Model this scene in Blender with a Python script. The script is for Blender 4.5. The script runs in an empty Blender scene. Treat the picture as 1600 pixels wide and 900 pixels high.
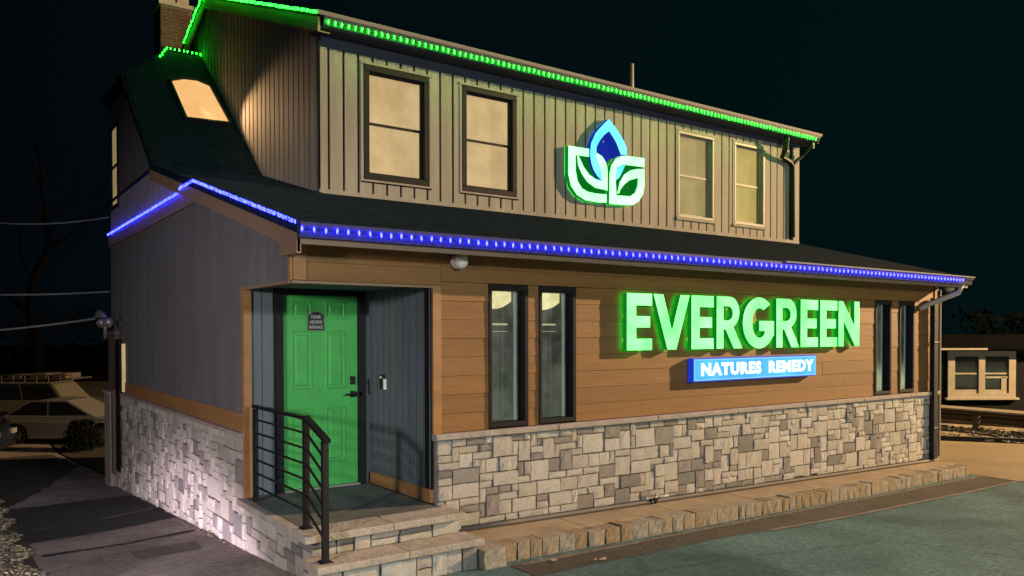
import bpy, bmesh, math, random
from mathutils import Vector, Matrix, noise
random.seed(7)
R = math.radians
S = bpy.context.scene
COL = S.collection

# ------------------------------------------------------------------ camera
cam_d = bpy.data.cameras.new('camera')
cam = bpy.data.objects.new('camera', cam_d); COL.objects.link(cam)
YAW, PITCH, ROLL, FPX, CY = 0.6219, -0.016, 0.0018, 1238.56, 540.53
cam_d.sensor_width = 36.0
cam_d.lens = FPX / 1600 * 36
cam_d.shift_y = (CY - 450) / 1600
cam_d.clip_end = 1000
cam.location = (-2.5312, -6.8568, 1.6875)
cam.rotation_euler = (Matrix.Rotation(-YAW, 3, 'Z') @ Matrix.Rotation(R(90) + PITCH, 3, 'X') @ Matrix.Rotation(-ROLL, 3, 'Z')).to_euler()
S.camera = cam

# ------------------------------------------------------------------ night sky
W = bpy.data.worlds.new('World'); S.world = W; W.use_nodes = True
wn = W.node_tree.nodes; wl = W.node_tree.links
bg = wn['Background']
tc = wn.new('ShaderNodeTexCoord'); sp = wn.new('ShaderNodeSeparateXYZ')
mr = wn.new('ShaderNodeMapRange'); mr.inputs[1].default_value = -0.2; mr.inputs[2].default_value = 0.9
rp = wn.new('ShaderNodeValToRGB')
rp.color_ramp.elements[0].color = (0.0011, 0.0012, 0.0028, 1)
rp.color_ramp.elements[1].color = (0.0006, 0.0056, 0.0064, 1)
wl.new(tc.outputs['Generated'], sp.inputs[0]); wl.new(sp.outputs['X'], mr.inputs[0])
wl.new(mr.outputs[0], rp.inputs[0]); wl.new(rp.outputs[0], bg.inputs[0])
bg.inputs[1].default_value = 1.0
S.view_settings.view_transform = 'Standard'; S.view_settings.look = 'None'
S.view_settings.exposure = 0; S.view_settings.gamma = 1

# ------------------------------------------------------------------ unseen lamps and added fill
def lamp(name, kind, loc, power, color, size=0.1, target=None, angle=60, blend=0.3):
    d = bpy.data.lights.new(name, kind); d.energy = power; d.color = color
    if kind == 'SPOT':
        d.spot_size = R(angle); d.spot_blend = blend
    d.shadow_soft_size = size
    o = bpy.data.objects.new(name, d); COL.objects.link(o); o.location = loc
    if target is not None:
        o.rotation_euler = (Vector(target) - Vector(loc)).to_track_quat('-Z', 'Y').to_euler()
    return o
lamp('street_light', 'POINT', (42, -12, 13), 132000, (1.0, 0.64, 0.30), 0.15)
lamp('parking_light', 'SPOT', (-7.5, -5.4, 2.7), 2500, (1.0, 0.90, 0.90), 0.30, (0.0, 4.0, -0.35), 58, 0.9)
lamp('fill_light', 'POINT', (1, -17, 5.0), 4200, (0.90, 1.0, 0.93), 0.5)  # added fill from behind the camera, lifts asphalt and front wall
lamp('ground_flood', 'SPOT', (-4.6, -2.2, -0.12), 4300, (1.0, 0.79, 0.95), 0.08, (0.0, 3.2, -2.5), 48, 0.6)
lamp('skylight_spill_spot', 'SPOT', (1.0, 6.95, 5.50), 210, (1.0, 0.58, 0.26), 0.06, (1.54, 4.95, 4.72), 58, 0.7)  # unseen spot added over the glass to strengthen the skylight's spill

# ------------------------------------------------------------------ materials
MATS = {}
def mat(name, col, rough=0.7, metal=0.0, var=0.0, vscale=6, bump=0.0, bscale=60, spec=0.5, col2=None, stretch=None, emis=None, estr=0.0, fine=0.0):
    if name in MATS: return MATS[name]
    m = bpy.data.materials.new(name); m.use_nodes = True; MATS[name] = m
    n = m.node_tree.nodes; l = m.node_tree.links; b = n['Principled BSDF']
    b.inputs['Base Color'].default_value = (*col, 1)
    b.inputs['Roughness'].default_value = rough; b.inputs['Metallic'].default_value = metal
    b.inputs['Specular IOR Level'].default_value = spec
    if emis:
        b.inputs['Emission Color'].default_value = (*emis, 1); b.inputs['Emission Strength'].default_value = estr
    t = n.new('ShaderNodeTexCoord'); mp = n.new('ShaderNodeMapping')
    l.new(t.outputs['Object'], mp.inputs[0])
    if stretch: mp.inputs['Scale'].default_value = stretch
    if var > 0 or col2:
        nz = n.new('ShaderNodeTexNoise'); nz.inputs['Scale'].default_value = vscale; nz.inputs['Detail'].default_value = 8
        nz.inputs['Roughness'].default_value = 0.65
        l.new(mp.outputs[0], nz.inputs['Vector'])
        r = n.new('ShaderNodeValToRGB'); r.color_ramp.elements[0].position = 0.32; r.color_ramp.elements[1].position = 0.68
        c2 = col2 or tuple(c * (1 + var) for c in col); c1 = col if col2 else tuple(c * (1 - var) for c in col)
        r.color_ramp.elements[0].color = (*c1, 1); r.color_ramp.elements[1].color = (*c2, 1)
        l.new(nz.outputs['Fac'], r.inputs[0])
        out = r.outputs[0]
        if fine > 0:
            n2 = n.new('ShaderNodeTexNoise'); n2.inputs['Scale'].default_value = vscale * 22; n2.inputs['Detail'].default_value = 3
            l.new(mp.outputs[0], n2.inputs['Vector'])
            m2 = n.new('ShaderNodeMapRange'); m2.inputs[1].default_value = 0.3; m2.inputs[2].default_value = 0.7
            m2.inputs[3].default_value = 1 - fine; m2.inputs[4].default_value = 1 + fine
            l.new(n2.outputs['Fac'], m2.inputs[0])
            vm = n.new('ShaderNodeVectorMath'); vm.operation = 'SCALE'
            l.new(out, vm.inputs[0]); l.new(m2.outputs[0], vm.inputs['Scale']); out = vm.outputs[0]
        l.new(out, b.inputs['Base Color'])
    if bump > 0:
        nb = n.new('ShaderNodeTexNoise'); nb.inputs['Scale'].default_value = bscale; nb.inputs['Detail'].default_value = 6
        l.new(mp.outputs[0], nb.inputs['Vector'])
        bp = n.new('ShaderNodeBump'); bp.inputs['Strength'].default_value = bump; bp.inputs['Distance'].default_value = 0.02
        l.new(nb.outputs['Fac'], bp.inputs['Height']); l.new(bp.outputs[0], b.inputs['Normal'])
    return m
def emit(name, col, s):
    if name in MATS: return MATS[name]
    m = bpy.data.materials.new(name); m.use_nodes = True; MATS[name] = m
    n = m.node_tree.nodes; b = n['Principled BSDF']
    b.inputs['Base Color'].default_value = (col[0] * .3, col[1] * .3, col[2] * .3, 1)
    b.inputs['Emission Color'].default_value = (*col, 1); b.inputs['Emission Strength'].default_value = s
    b.inputs['Roughness'].default_value = 0.5
    return m

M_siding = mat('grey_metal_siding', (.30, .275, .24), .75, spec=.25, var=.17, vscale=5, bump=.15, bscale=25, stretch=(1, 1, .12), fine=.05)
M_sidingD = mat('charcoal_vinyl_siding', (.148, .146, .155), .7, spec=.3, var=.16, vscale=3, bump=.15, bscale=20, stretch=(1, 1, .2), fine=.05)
M_groove = mat('dark_reveal', (.012, .012, .012), .9, spec=.1)
PLK = [mat('cedar_plank_%s' % s, c, .6, var=.16, vscale=4, bump=.14, bscale=22, stretch=(.18, .18, 2.4), fine=.14)
       for s, c in (('warm', (.225, .104, .026)), ('mid', (.212, .097, .024)), ('light', (.238, .111, .029)))]
M_trim = mat('ochre_trim_board', (.33, .17, .062), .6, var=.15, vscale=4, bump=.2, bscale=30, stretch=(.3, .3, 1.5))
M_fascia = mat('tan_fascia', (.28, .18, .11), .55, var=.1, vscale=3, bump=.1)
M_soffit = mat('brown_soffit', (.26, .17, .12), .6, var=.1, vscale=3)
M_gutter = mat('bronze_gutter', (.045, .045, .075), .6, spec=.15, var=.12, vscale=8, bump=.05)
M_drip = mat('pale_drip_edge', (.24, .22, .20), .7, spec=.2)
M_cond = mat('dull_conduit', (.17, .15, .135), .8)
M_black = mat('black_painted_metal', (.012, .012, .013), .5, spec=.3, bump=.1, bscale=80)
M_frameD = mat('dark_bronze_frame', (.012, .012, .014), .6, spec=.2, var=.2, vscale=12)
M_frameT = mat('taupe_window_frame', (.26, .24, .21), .5)
M_roof = mat('asphalt_shingle', (.011, .021, .032), .95, spec=.05, var=.45, vscale=9, bump=.8, bscale=90, fine=.3)
M_ledge = mat('limestone_sill', (.36, .31, .27), .8, var=.18, vscale=8, bump=.5, bscale=45, fine=.15)
M_mortar = mat('mortar', (.16, .14, .12), .95, var=.2, vscale=20, bump=.4)
STN = [mat('stone_%s' % s, c, .85, var=.20, vscale=9, bump=.7, bscale=26, fine=.16, col2=c2) for s, c, c2 in (
    ('cream', (.41, .38, .34), (.58, .545, .49)), ('buff', (.38, .35, .31), (.53, .49, .44)),
    ('pale', (.46, .435, .40), (.62, .59, .545)), ('sand', (.39, .355, .30), (.54, .495, .425)),
    ('grey', (.20, .18, .165), (.31, .285, .265)), ('taupe', (.24, .22, .20), (.34, .315, .29)), ('slate', (.17, .165, .158), (.25, .245, .235)))]
M_slab = mat('limestone_tread', (.41, .36, .30), .8, var=.22, vscale=6, bump=.6, bscale=35, fine=.18)
M_inlay = mat('dark_concrete_porch', (.11, .115, .11), .8, var=.3, vscale=3, bump=.3, bscale=50, fine=.2)
M_door = mat('green_door_paint', (.06, .42, .085), .45, var=.13, vscale=5, bump=.12, bscale=10, fine=.04)
M_asph = mat('worn_asphalt', (.066, .128, .146), .85, spec=.2, col2=(.108, .192, .212), vscale=.9, bump=.6, bscale=120, fine=.30)
def weather(m, crack=.22, stain=.28):
    n = m.node_tree.nodes; l = m.node_tree.links; b = n['Principled BSDF']; src = b.inputs['Base Color'].links[0].from_socket
    t = n.new('ShaderNodeTexCoord'); nz = n.new('ShaderNodeTexNoise'); nz.inputs['Scale'].default_value = 1.1; nz.inputs['Detail'].default_value = 5
    l.new(t.outputs['Object'], nz.inputs['Vector']); mx = n.new('ShaderNodeMix'); mx.data_type = 'VECTOR'; mx.inputs[0].default_value = .22
    l.new(t.outputs['Object'], mx.inputs[4]); l.new(nz.outputs['Color'], mx.inputs[5])
    v = n.new('ShaderNodeTexVoronoi'); v.feature = 'DISTANCE_TO_EDGE'; v.inputs['Scale'].default_value = .33; l.new(mx.outputs[1], v.inputs['Vector'])
    r = n.new('ShaderNodeMapRange'); r.inputs[1].default_value = .0; r.inputs[2].default_value = .012; r.inputs[3].default_value = 1 - crack; r.inputs[4].default_value = 1
    l.new(v.outputs['Distance'], r.inputs[0])
    n2 = n.new('ShaderNodeTexNoise'); n2.inputs['Scale'].default_value = .38; n2.inputs['Detail'].default_value = 6; n2.inputs['Distortion'].default_value = 1.2
    l.new(t.outputs['Object'], n2.inputs['Vector']); r2 = n.new('ShaderNodeMapRange'); r2.inputs[1].default_value = .35; r2.inputs[2].default_value = .62; r2.inputs[3].default_value = 1 - stain; r2.inputs[4].default_value = 1 + stain
    l.new(n2.outputs['Fac'], r2.inputs[0]); mu = n.new('ShaderNodeMath'); mu.operation = 'MULTIPLY'; l.new(r.outputs[0], mu.inputs[0]); l.new(r2.outputs[0], mu.inputs[1])
    vm = n.new('ShaderNodeVectorMath'); vm.operation = 'SCALE'; l.new(src, vm.inputs[0]); l.new(mu.outputs[0], vm.inputs['Scale']); l.new(vm.outputs[0], b.inputs['Base Color'])
weather(M_asph)
M_patch = mat('brown_asphalt_patch', (.050, .045, .040), .9, col2=(.095, .082, .068), vscale=2, bump=.9, bscale=120, fine=.3)
M_path = mat('old_pinkish_asphalt', (.24, .19, .165), .9, col2=(.40, .33, .28), vscale=.8, bump=.8, bscale=100, fine=.3)
weather(M_path, .25, .25)
M_pathshade = mat('path_shadow_stripe', (.022, .022, .023), .9, col2=(.045, .043, .042), vscale=2.5, bump=.8, bscale=100, fine=.25)  # dark tone of the painted shadow stripes on the path
M_side = mat('concrete_sidewalk', (.28, .215, .14), .9, col2=(.40, .32, .215), vscale=2.2, bump=.5, bscale=90, fine=.16)
M_apron = mat('tan_concrete_apron', (.24, .185, .115), .9, col2=(.33, .26, .165), vscale=.7, bump=.5, bscale=80, fine=.16)
M_granite = [mat('granite_%s' % s, c, .85, col2=c2, vscale=7, bump=1.0, bscale=24, fine=.28) for s, c, c2 in (
    ('tan', (.28, .225, .165), (.47, .39, .30)), ('rust', (.23, .17, .11), (.42, .33, .22)), ('grey', (.22, .195, .165), (.48, .44, .38)))]
M_brick = mat('chimney_brick', (.07, .036, .026), .9, col2=(.12, .064, .044), vscale=12, bump=.8, bscale=40)
M_white = mat('white_plastic', (.86, .84, .82), .4)
M_cable = mat('cable_sheath', (.26, .25, .23), .6)
M_soil = mat('leaf_strewn_soil', (.035, .026, .018), 1, col2=(.09, .065, .042), vscale=3, bump=1, bscale=40, fine=.3)
M_grass = mat('dark_ground', (.010, .009, .007), 1, spec=0, col2=(.020, .017, .012), vscale=.6, bump=.8, bscale=20, fine=.2)
PEB = [mat('pebble_%s' % s, c, .85, var=.25, vscale=30) for s, c in (('tan', (.26, .20, .11)), ('grey', (.10, .09, .08)), ('brown', (.08, .055, .035)), ('cream', (.42, .35, .22)))]
M_galv = mat('galvanised_steel', (.42, .40, .37), .45, .6, var=.15, vscale=5)
M_bark = mat('bark', (.0035, .003, .003), 1, spec=0, var=.3, vscale=6, bump=.8)
M_leafD = mat('dark_leaves', (.008, .010, .006), 1, spec=0, var=.4, vscale=3)
M_silver = mat('silver_car_paint', (.30, .295, .28), .25, .35)
M_beige = mat('beige_car_paint', (.17, .16, .135), .3, .2)
M_navy = mat('navy_car_paint', (.012, .016, .03), .3)
M_rubber = mat('tyre_rubber', (.015, .015, .015), .9)
M_alloy = mat('wheel_alloy', (.5, .48, .45), .3, .9)
M_carglass = mat('car_glass', (.012, .014, .016), .06, spec=.8)
M_chrome = mat('headlight_lens', (.75, .75, .75), .1, .6)
M_dkwall = mat('dark_clapboard', (.010, .010, .011), .9, spec=.1, var=.2)
M_tanpaint = mat('cream_trim_paint', (.42, .37, .30), .6, var=.12, vscale=4)
M_wood = mat('weathered_timber', (.11, .085, .065), .85, var=.25, vscale=5, stretch=(1, 1, .2))
M_brownpost = mat('brown_pilaster_board', (.15, .10, .07), .6, var=.15, vscale=3)

# see-through dark window glass: mostly transparent with a mirror-like film
def glass_mat(name, tint, refl):
    m = bpy.data.materials.new(name); m.use_nodes = True; n = m.node_tree.nodes; l = m.node_tree.links
    n.remove(n['Principled BSDF']); o = n['Material Output']
    t = n.new('ShaderNodeBsdfTransparent'); t.inputs[0].default_value = (*tint, 1)
    g = n.new('ShaderNodeBsdfGlossy'); g.inputs['Roughness'].default_value = .08
    lw = n.new('ShaderNodeLayerWeight'); lw.inputs['Blend'].default_value = .5
    fr = n.new('ShaderNodeMapRange'); fr.inputs[1].default_value = .2; fr.inputs[2].default_value = 1.0
    fr.inputs[3].default_value = .05; fr.inputs[4].default_value = refl
    l.new(lw.outputs['Facing'], fr.inputs[0])
    x = n.new('ShaderNodeMixShader'); l.new(fr.outputs[0], x.inputs[0]); l.new(t.outputs[0], x.inputs[1]); l.new(g.outputs[0], x.inputs[2])
    l.new(x.outputs[0], o.inputs['Surface']); return m
M_pane = glass_mat('window_glass', (.85, .86, .83), .4)
M_paneD = glass_mat('tinted_glass', (.84, .86, .83), .5)

def blind_mat(name, c1, c2, s, scale=1.9):
    m = bpy.data.materials.new(name); m.use_nodes = True; n = m.node_tree.nodes; l = m.node_tree.links; b = n['Principled BSDF']
    t = n.new('ShaderNodeTexCoord'); nz = n.new('ShaderNodeTexNoise'); nz.inputs['Scale'].default_value = scale; nz.inputs['Detail'].default_value = 5; nz.inputs['Roughness'].default_value = .6
    l.new(t.outputs['Object'], nz.inputs['Vector']); r = n.new('ShaderNodeValToRGB')
    r.color_ramp.elements[0].color = (*c1, 1); r.color_ramp.elements[1].color = (*c2, 1)
    r.color_ramp.elements[0].position = .3; r.color_ramp.elements[1].position = .7
    l.new(nz.outputs['Fac'], r.inputs[0]); l.new(r.outputs[0], b.inputs['Emission Color'])
    b.inputs['Emission Strength'].default_value = s; b.inputs['Base Color'].default_value = (.12, .11, .08, 1); b.inputs['Roughness'].default_value = .7
    return m
M_blindBack = blind_mat('blind_gap_glow', (.20, .14, .06), (.24, .17, .08), 1.0)
M_blind = blind_mat('backlit_blind', (.52, .345, .155), (.76, .54, .28), 1.1)
M_blindG = blind_mat('backlit_blind_dim', (.34, .27, .11), (.46, .36, .15), 1.1)
M_blindY = blind_mat('backlit_blind_yellow', (.46, .36, .10), (.64, .48, .14), 1.15)
M_sky = blind_mat('lit_skylight_well', (.85, .42, .15), (1.0, .55, .22), 1.0)
M_strip = blind_mat('side_window_jamb_glow', (.42, .29, .13), (.55, .40, .20), .9)
M_room = blind_mat('frosted_room_glow', (.028, .032, .028), (.135, .142, .122), 1.0, 3.6)
M_valance = blind_mat('lit_valance', (.65, .54, .24), (1.0, .88, .52), 1.5, 9)
M_greenled = emit('green_led_lens', (.0048, 1.0, .0075), 75)
M_greensoft = emit('green_led_tube', (.02, 1.0, .10), 1.6)
M_blueled = emit('blue_led_lens', (.0050, .0060, 1.0), 105)
M_bluesoft = emit('blue_led_tube', (.025, .035, 1.0), 2.4)

# ------------------------------------------------------------------ mesh helpers
ORG = {}
class MB:
    def __init__(s): s.v = []; s.f = []; s.mi = []
    def quad(s, *p, mi=0):
        i = len(s.v); s.v += [tuple(q) for q in p]; s.f.append(tuple(range(i, i + len(p)))); s.mi.append(mi)
    def prism(s, A, B, mi=0, cap_mi=None, side_mi=None, back_mi=None):
        n = len(A); i = len(s.v); s.v += [tuple(q) for q in A] + [tuple(q) for q in B]
        s.f.append(tuple(range(i, i + n))[::-1]); s.mi.append(back_mi if back_mi is not None else (mi if cap_mi is None else cap_mi))
        s.f.append(tuple(range(i + n, i + 2 * n))); s.mi.append(mi if cap_mi is None else cap_mi)
        for k in range(n):
            j = (k + 1) % n
            s.f.append((i + k, i + j, i + n + j, i + n + k)); s.mi.append(mi if side_mi is None else side_mi)
    def box(s, x0, x1, y0, y1, z0, z1, mi=0):
        s.prism([(x0, y0, z0), (x1, y0, z0), (x1, y1, z0), (x0, y1, z0)], [(x0, y0, z1), (x1, y0, z1), (x1, y1, z1), (x0, y1, z1)], mi)
    def mbox(s, Mf, a0, a1, z0, z1, d0, d1, mi=0):
        s.prism([Mf(a, z, d0) for a, z in ((a0, z0), (a1, z0), (a1, z1), (a0, z1))], [Mf(a, z, d1) for a, z in ((a0, z0), (a1, z0), (a1, z1), (a0, z1))], mi)
    def mpoly(s, Mf, pts, d0, d1, **k):
        s.prism([Mf(a, z, d0) for a, z in pts], [Mf(a, z, d1) for a, z in pts], **k)
    def chbox(s, Mf, a0, a1, z0, z1, d0, d1, c=.01, mi=0):
        # box with chamfered front edge
        A = [(a0, z0), (a1, z0), (a1, z1), (a0, z1)]; B = [(a0 + c, z0 + c), (a1 - c, z0 + c), (a1 - c, z1 - c), (a0 + c, z1 - c)]
        i = len(s.v); s.v += [tuple(Mf(a, z, d0)) for a, z in A] + [tuple(Mf(a, z, d1 - c)) for a, z in A] + [tuple(Mf(a, z, d1)) for a, z in B]
        s.f.append((i + 3, i + 2, i + 1, i)); s.mi.append(mi)
        for o in (0, 4):
            for k in range(4):
                j = (k + 1) % 4; s.f.append((i + o + k, i + o + j, i + o + 4 + j, i + o + 4 + k)); s.mi.append(mi)
        s.f.append((i + 8, i + 9, i + 10, i + 11)); s.mi.append(mi)
    def tube(s, pts, r, seg=8, mi=0, cap=True, rs=None):
        P = [Vector(p) for p in pts]; rings = []; up = None
        for k, p in enumerate(P):
            t = (P[min(k + 1, len(P) - 1)] - P[max(k - 1, 0)]).normalized()
            if up is None: up = Vector((0, 0, 1)) if abs(t.z) < .9 else Vector((1, 0, 0))
            a = t.cross(up).normalized(); b = a.cross(t).normalized(); up = b
            rr = rs[k] if rs else r
            i = len(s.v)
            for q in range(seg):
                th = 2 * math.pi * q / seg; s.v.append(tuple(p + a * math.cos(th) * rr + b * math.sin(th) * rr))
            rings.append(i)
        for k in range(len(rings) - 1):
            for q in range(seg):
                w = (q + 1) % seg; s.f.append((rings[k] + q, rings[k] + w, rings[k + 1] + w, rings[k + 1] + q)); s.mi.append(mi)
        if cap:
            s.f.append(tuple(rings[0] + q for q in range(seg))); s.mi.append(mi)
            s.f.append(tuple(rings[-1] + q for q in range(seg))[::-1]); s.mi.append(mi)
    def build(s, name, mats, parent=None, smooth=False, bevel=0, kind=None, org=None):
        me = bpy.data.meshes.new(name)
        o = org if org is not None else (ORG[parent.name] if parent else Vector((0, 0, 0)))
        o = Vector(o)
        me.from_pydata([(x - o.x, y - o.y, z - o.z) for x, y, z in s.v], [], s.f)
        if not isinstance(mats, (list, tuple)): mats = [mats]
        for m in mats: me.materials.append(m)
        me.polygons.foreach_set('material_index', s.mi)
        bm = bmesh.new(); bm.from_mesh(me); bmesh.ops.recalc_face_normals(bm, faces=bm.faces); bm.to_mesh(me); bm.free()
        if smooth:
            for p in me.polygons: p.use_smooth = True
        ob = bpy.data.objects.new(name, me); COL.objects.link(ob)
        if parent:
            ob.parent = parent; ob.location = o - ORG[parent.name]
        else: ob.location = o
        ORG[ob.name] = o
        if bevel:
            b = ob.modifiers.new('bevel', 'BEVEL'); b.width = bevel; b.segments = 2; b.limit_method = 'ANGLE'
        if kind: ob['kind'] = kind
        return ob
def tag(o, label, cat, group=None):
    o['label'] = label; o['category'] = cat
    if group: o['group'] = group
    return o
def thing(name, loc, label, cat, group=None):
    o = bpy.data.objects.new(name, None); COL.objects.link(o); o.location = loc; ORG[o.name] = Vector(loc); o.empty_display_size = .2
    return tag(o, label, cat, group)

# wall mappings: a along the wall, z up, d outwards
F_front = lambda a, z, d: (a, -d, z)
F_left = lambda a, z, d: (-d, a, z)
DY = 3.17; DX = 1.53
F_dorm = lambda a, z, d: (a, DY - d, z)
F_dside = lambda a, z, d: (DX - d, a, z)
F_alc = lambda a, z, d: (1.4 - d, a, z)
F_back = lambda a, z, d: (a, 1.4 - d, z)

def lerp_f(pts):
    def f(a):
        if a <= pts[0][0]: return pts[0][1]
        for (x0, y0), (x1, y1) in zip(pts, pts[1:]):
            if a <= x1: return y0 + (y1 - y0) * (a - x0) / max(x1 - x0, 1e-9)
        return pts[-1][1]
    f.pts = pts; return f
def board_poly(a0, a1, zb, zt):
    ks = [a0] + sorted({p[0] for p in zb.pts + zt.pts if a0 + .004 < p[0] < a1 - .004}) + [a1]
    return [(a, zb(a)) for a in ks] + [(a, zt(a)) for a in reversed(ks)]
def siding(parent, Mf, a0, a1, zb, zt, holes, pitch, m, thick=.022, gap=.022, name='siding_board'):
    """vertical boards, each its own object, cut round holes"""
    n = max(1, round((a1 - a0) / pitch)); p = (a1 - a0) / n
    const = lambda v: lerp_f([(a0, v), (a1, v)])
    for k in range(n):
        b0 = a0 + k * p; b1 = b0 + p
        segs = []
        xs = sorted({b0, b1} | {h[i] for h in holes for i in (0, 1) if b0 < h[i] < b1})
        mb = MB(); d = thick + random.uniform(-.0015, .0015)
        for x0, x1 in zip(xs, xs[1:]):
            if x1 - x0 < .012: continue
            mid = (x0 + x1) / 2
            hs = sorted([(h[2], h[3]) for h in holes if h[0] < mid < h[1]])
            l = x0 + (gap / 2 if x0 == b0 else 0); r = x1 - (gap / 2 if x1 == b1 else 0)
            if r - l < .008: continue
            lo = zb
            for h0, h1 in hs:
                if h0 - lo(mid) > .01:
                    m1 = MB(); m1.mpoly(Mf, board_poly(l, r, lo, const(h0)), 0, d); m1.build(name, m, parent)
                lo = const(h1)
            if zt(mid) - lo(mid) > .01:
                poly = board_poly(l, r, lo, zt)
                if min(zt(l) - lo(l), zt(r) - lo(r)) > -.001:
                    m1 = MB(); m1.mpoly(Mf, poly, 0, d); m1.build(name, m, parent)
def planks(parent, Mf, a0, a1, z0, z1, holes, ph, mats, thick=.018):
    """horizontal lap boards with butt joints, each its own object"""
    n = round((z1 - z0) / ph); p = (z1 - z0) / n
    for k in range(n):
        r0 = z0 + k * p; r1 = r0 + p
        bl = sorted([(h[0], h[1]) for h in holes if h[2] < r1 - .02 and h[3] > r0 + .02])
        spans = []; x = a0
        for h0, h1 in bl:
            if h0 > x + .02: spans.append((x, h0))
            x = max(x, h1)
        if a1 > x + .02: spans.append((x, a1))
        off = random.uniform(.6, 2.6)
        for s0, s1 in spans:
            cuts = [s0]; c = a0 + off
            while c < s1:
                if c > s0 + .5 and c < s1 - .5: cuts.append(c)
                c += 4.9
            cuts.append(s1)
            for c0, c1 in zip(cuts, cuts[1:]):
                mb = MB(); t = thick + random.uniform(-.002, .002)
                # slightly lapped: bottom edge prouder than the top
                g0, g1 = (.0015 if c0 > s0 else 0), (.0015 if c1 < s1 else 0)
                zb_, zt_ = r0 + .0015, r1 - .0015
                A = [Mf(c0 + g0, zb_, 0), Mf(c1 - g1, zb_, 0), Mf(c1 - g1, zt_, 0), Mf(c0 + g0, zt_, 0)]
                B = [Mf(c0 + g0, zb_, t + .002), Mf(c1 - g1, zb_, t + .002), Mf(c1 - g1, zt_, t - .002), Mf(c0 + g0, zt_, t - .002)]
                mb.prism(A, B); mb.build('plank', random.choice(mats), parent)

# ------------------------------------------------------------------ ground
def gz(x, y):
    return -.45 - .0203 * min(max(x, -3), 20) - .068 * min(max(y, 0), 19)
def sheet(name, pts_fn, xs, ys, m, dz=0, kind='structure', amp=0):
    mb = MB(); idx = {}
    for j, y in enumerate(ys):
        for i, x in enumerate(xs):
            idx[i, j] = len(mb.v); mb.v.append((x, y, pts_fn(x, y) + dz + (noise.noise(Vector((x * .7, y * .7, 3))) * amp)))
    for j in range(len(ys) - 1):
        for i in range(len(xs) - 1):
            mb.f.append((idx[i, j], idx[i + 1, j], idx[i + 1, j + 1], idx[i, j + 1])); mb.mi.append(0)
    return mb.build(name, m, kind=kind)
def rng(a, b, n): return [a + (b - a) * i / n for i in range(n + 1)]
sheet('ground', gz, [-300, -80, -20, -6, -3, 0, 5, 10, 15, 20, 40, 90, 300], [-300, -60, -15, 0, 5, 10, 15, 19, 40, 90, 300], M_grass, -.012)
sheet('parking_lot', gz, [-12, -6, -3] + rng(-1.8, 11.36, 12) + [16, 20, 60], [-60, -30, -15, -6, -3, -.86, 0], M_asph)
sheet('driveway_apron', gz, [11.36, 13, 15, 17.6], [-.62, 0, 2, 4, 7, 12, 19], M_apron, .004)
sheet('driveway_apron', gz, [11.36, 13, 15, 17.6], [-1.36, -.62], M_apron, .004)
sheet('path', gz, [-1.82, -1.2, -.6, 0.1], [-.86, 0] + rng(1, 19, 9) + [24, 34], M_path, .004)
sheet('rear_yard', gz, [-1.82 + 2, 4, 8, 14, 20], [9.3, 14, 19, 34, 60], M_soil, .002)
def gpoly(name, pts, m, dz):
    mb = MB(); mb.quad(*[(x, y, gz(x, y) + dz) for x, y in pts]); return mb.build(name, m, kind='structure')
def jag(pts, amp=.02, step=.25):
    out = []
    for (x0, y0), (x1, y1) in zip(pts, pts[1:] + pts[:1]):
        n = max(1, int(math.hypot(x1 - x0, y1 - y0) / step))
        for k in range(n):
            t = k / n; out.append((x0 + (x1 - x0) * t + random.uniform(-amp, amp), y0 + (y1 - y0) * t + random.uniform(-amp, amp)))
    return out
# patch strip along the kerb, and its pale sealed edges
def strip(name, c, w, m, dz, amp=.006):
    mb = MB(); L = []
    for (x0, y0), (x1, y1) in zip(c, c[1:]):
        n = max(1, int(math.hypot(x1 - x0, y1 - y0) / .12))
        for k in range(n): L.append((x0 + (x1 - x0) * k / n, y0 + (y1 - y0) * k / n))
    L.append(c[-1]); prev = None
    for i, (x, y) in enumerate(L):
        a = L[max(i - 1, 0)]; b = L[min(i + 1, len(L) - 1)]; dx, dy = b[0] - a[0], b[1] - a[1]; l = math.hypot(dx, dy) or 1
        nx, ny = -dy / l, dx / l; ww = w * random.uniform(.7, 1.2) / 2; o = random.uniform(-amp, amp)
        cur = ((x + nx * (ww + o), y + ny * (ww + o)), (x - nx * (ww - o), y - ny * (ww - o)))
        if prev: mb.quad(*[(p[0], p[1], gz(*p) + dz) for p in (prev[0], prev[1], cur[1], cur[0])])
        prev = cur
    return mb.build(name, m, kind='structure')
gpoly('asphalt_or_shadow_patch', jag([(1.75, -1.25), (4.3, -1.22), (6.2, -1.33), (9.6, -1.34), (11.34, -1.3), (11.34, -.80), (6, -.83), (1.75, -.87)], .012), M_patch, .004)
M_seal = mat('pale_concrete_seam', (.20, .165, .14), .9, var=.25, vscale=9, fine=.25, bump=.6)
strip('seam_or_shadow_strip', [(5.0, -1.29), (6.3, -1.36), (9.6, -1.37), (11.3, -1.33), (11.38, -.78)], .055, M_seal, .008)
strip('gutter_seam', [(1.85, -.90), (5, -.85), (11.3, -.80)], .06, M_seal, .008)
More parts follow.
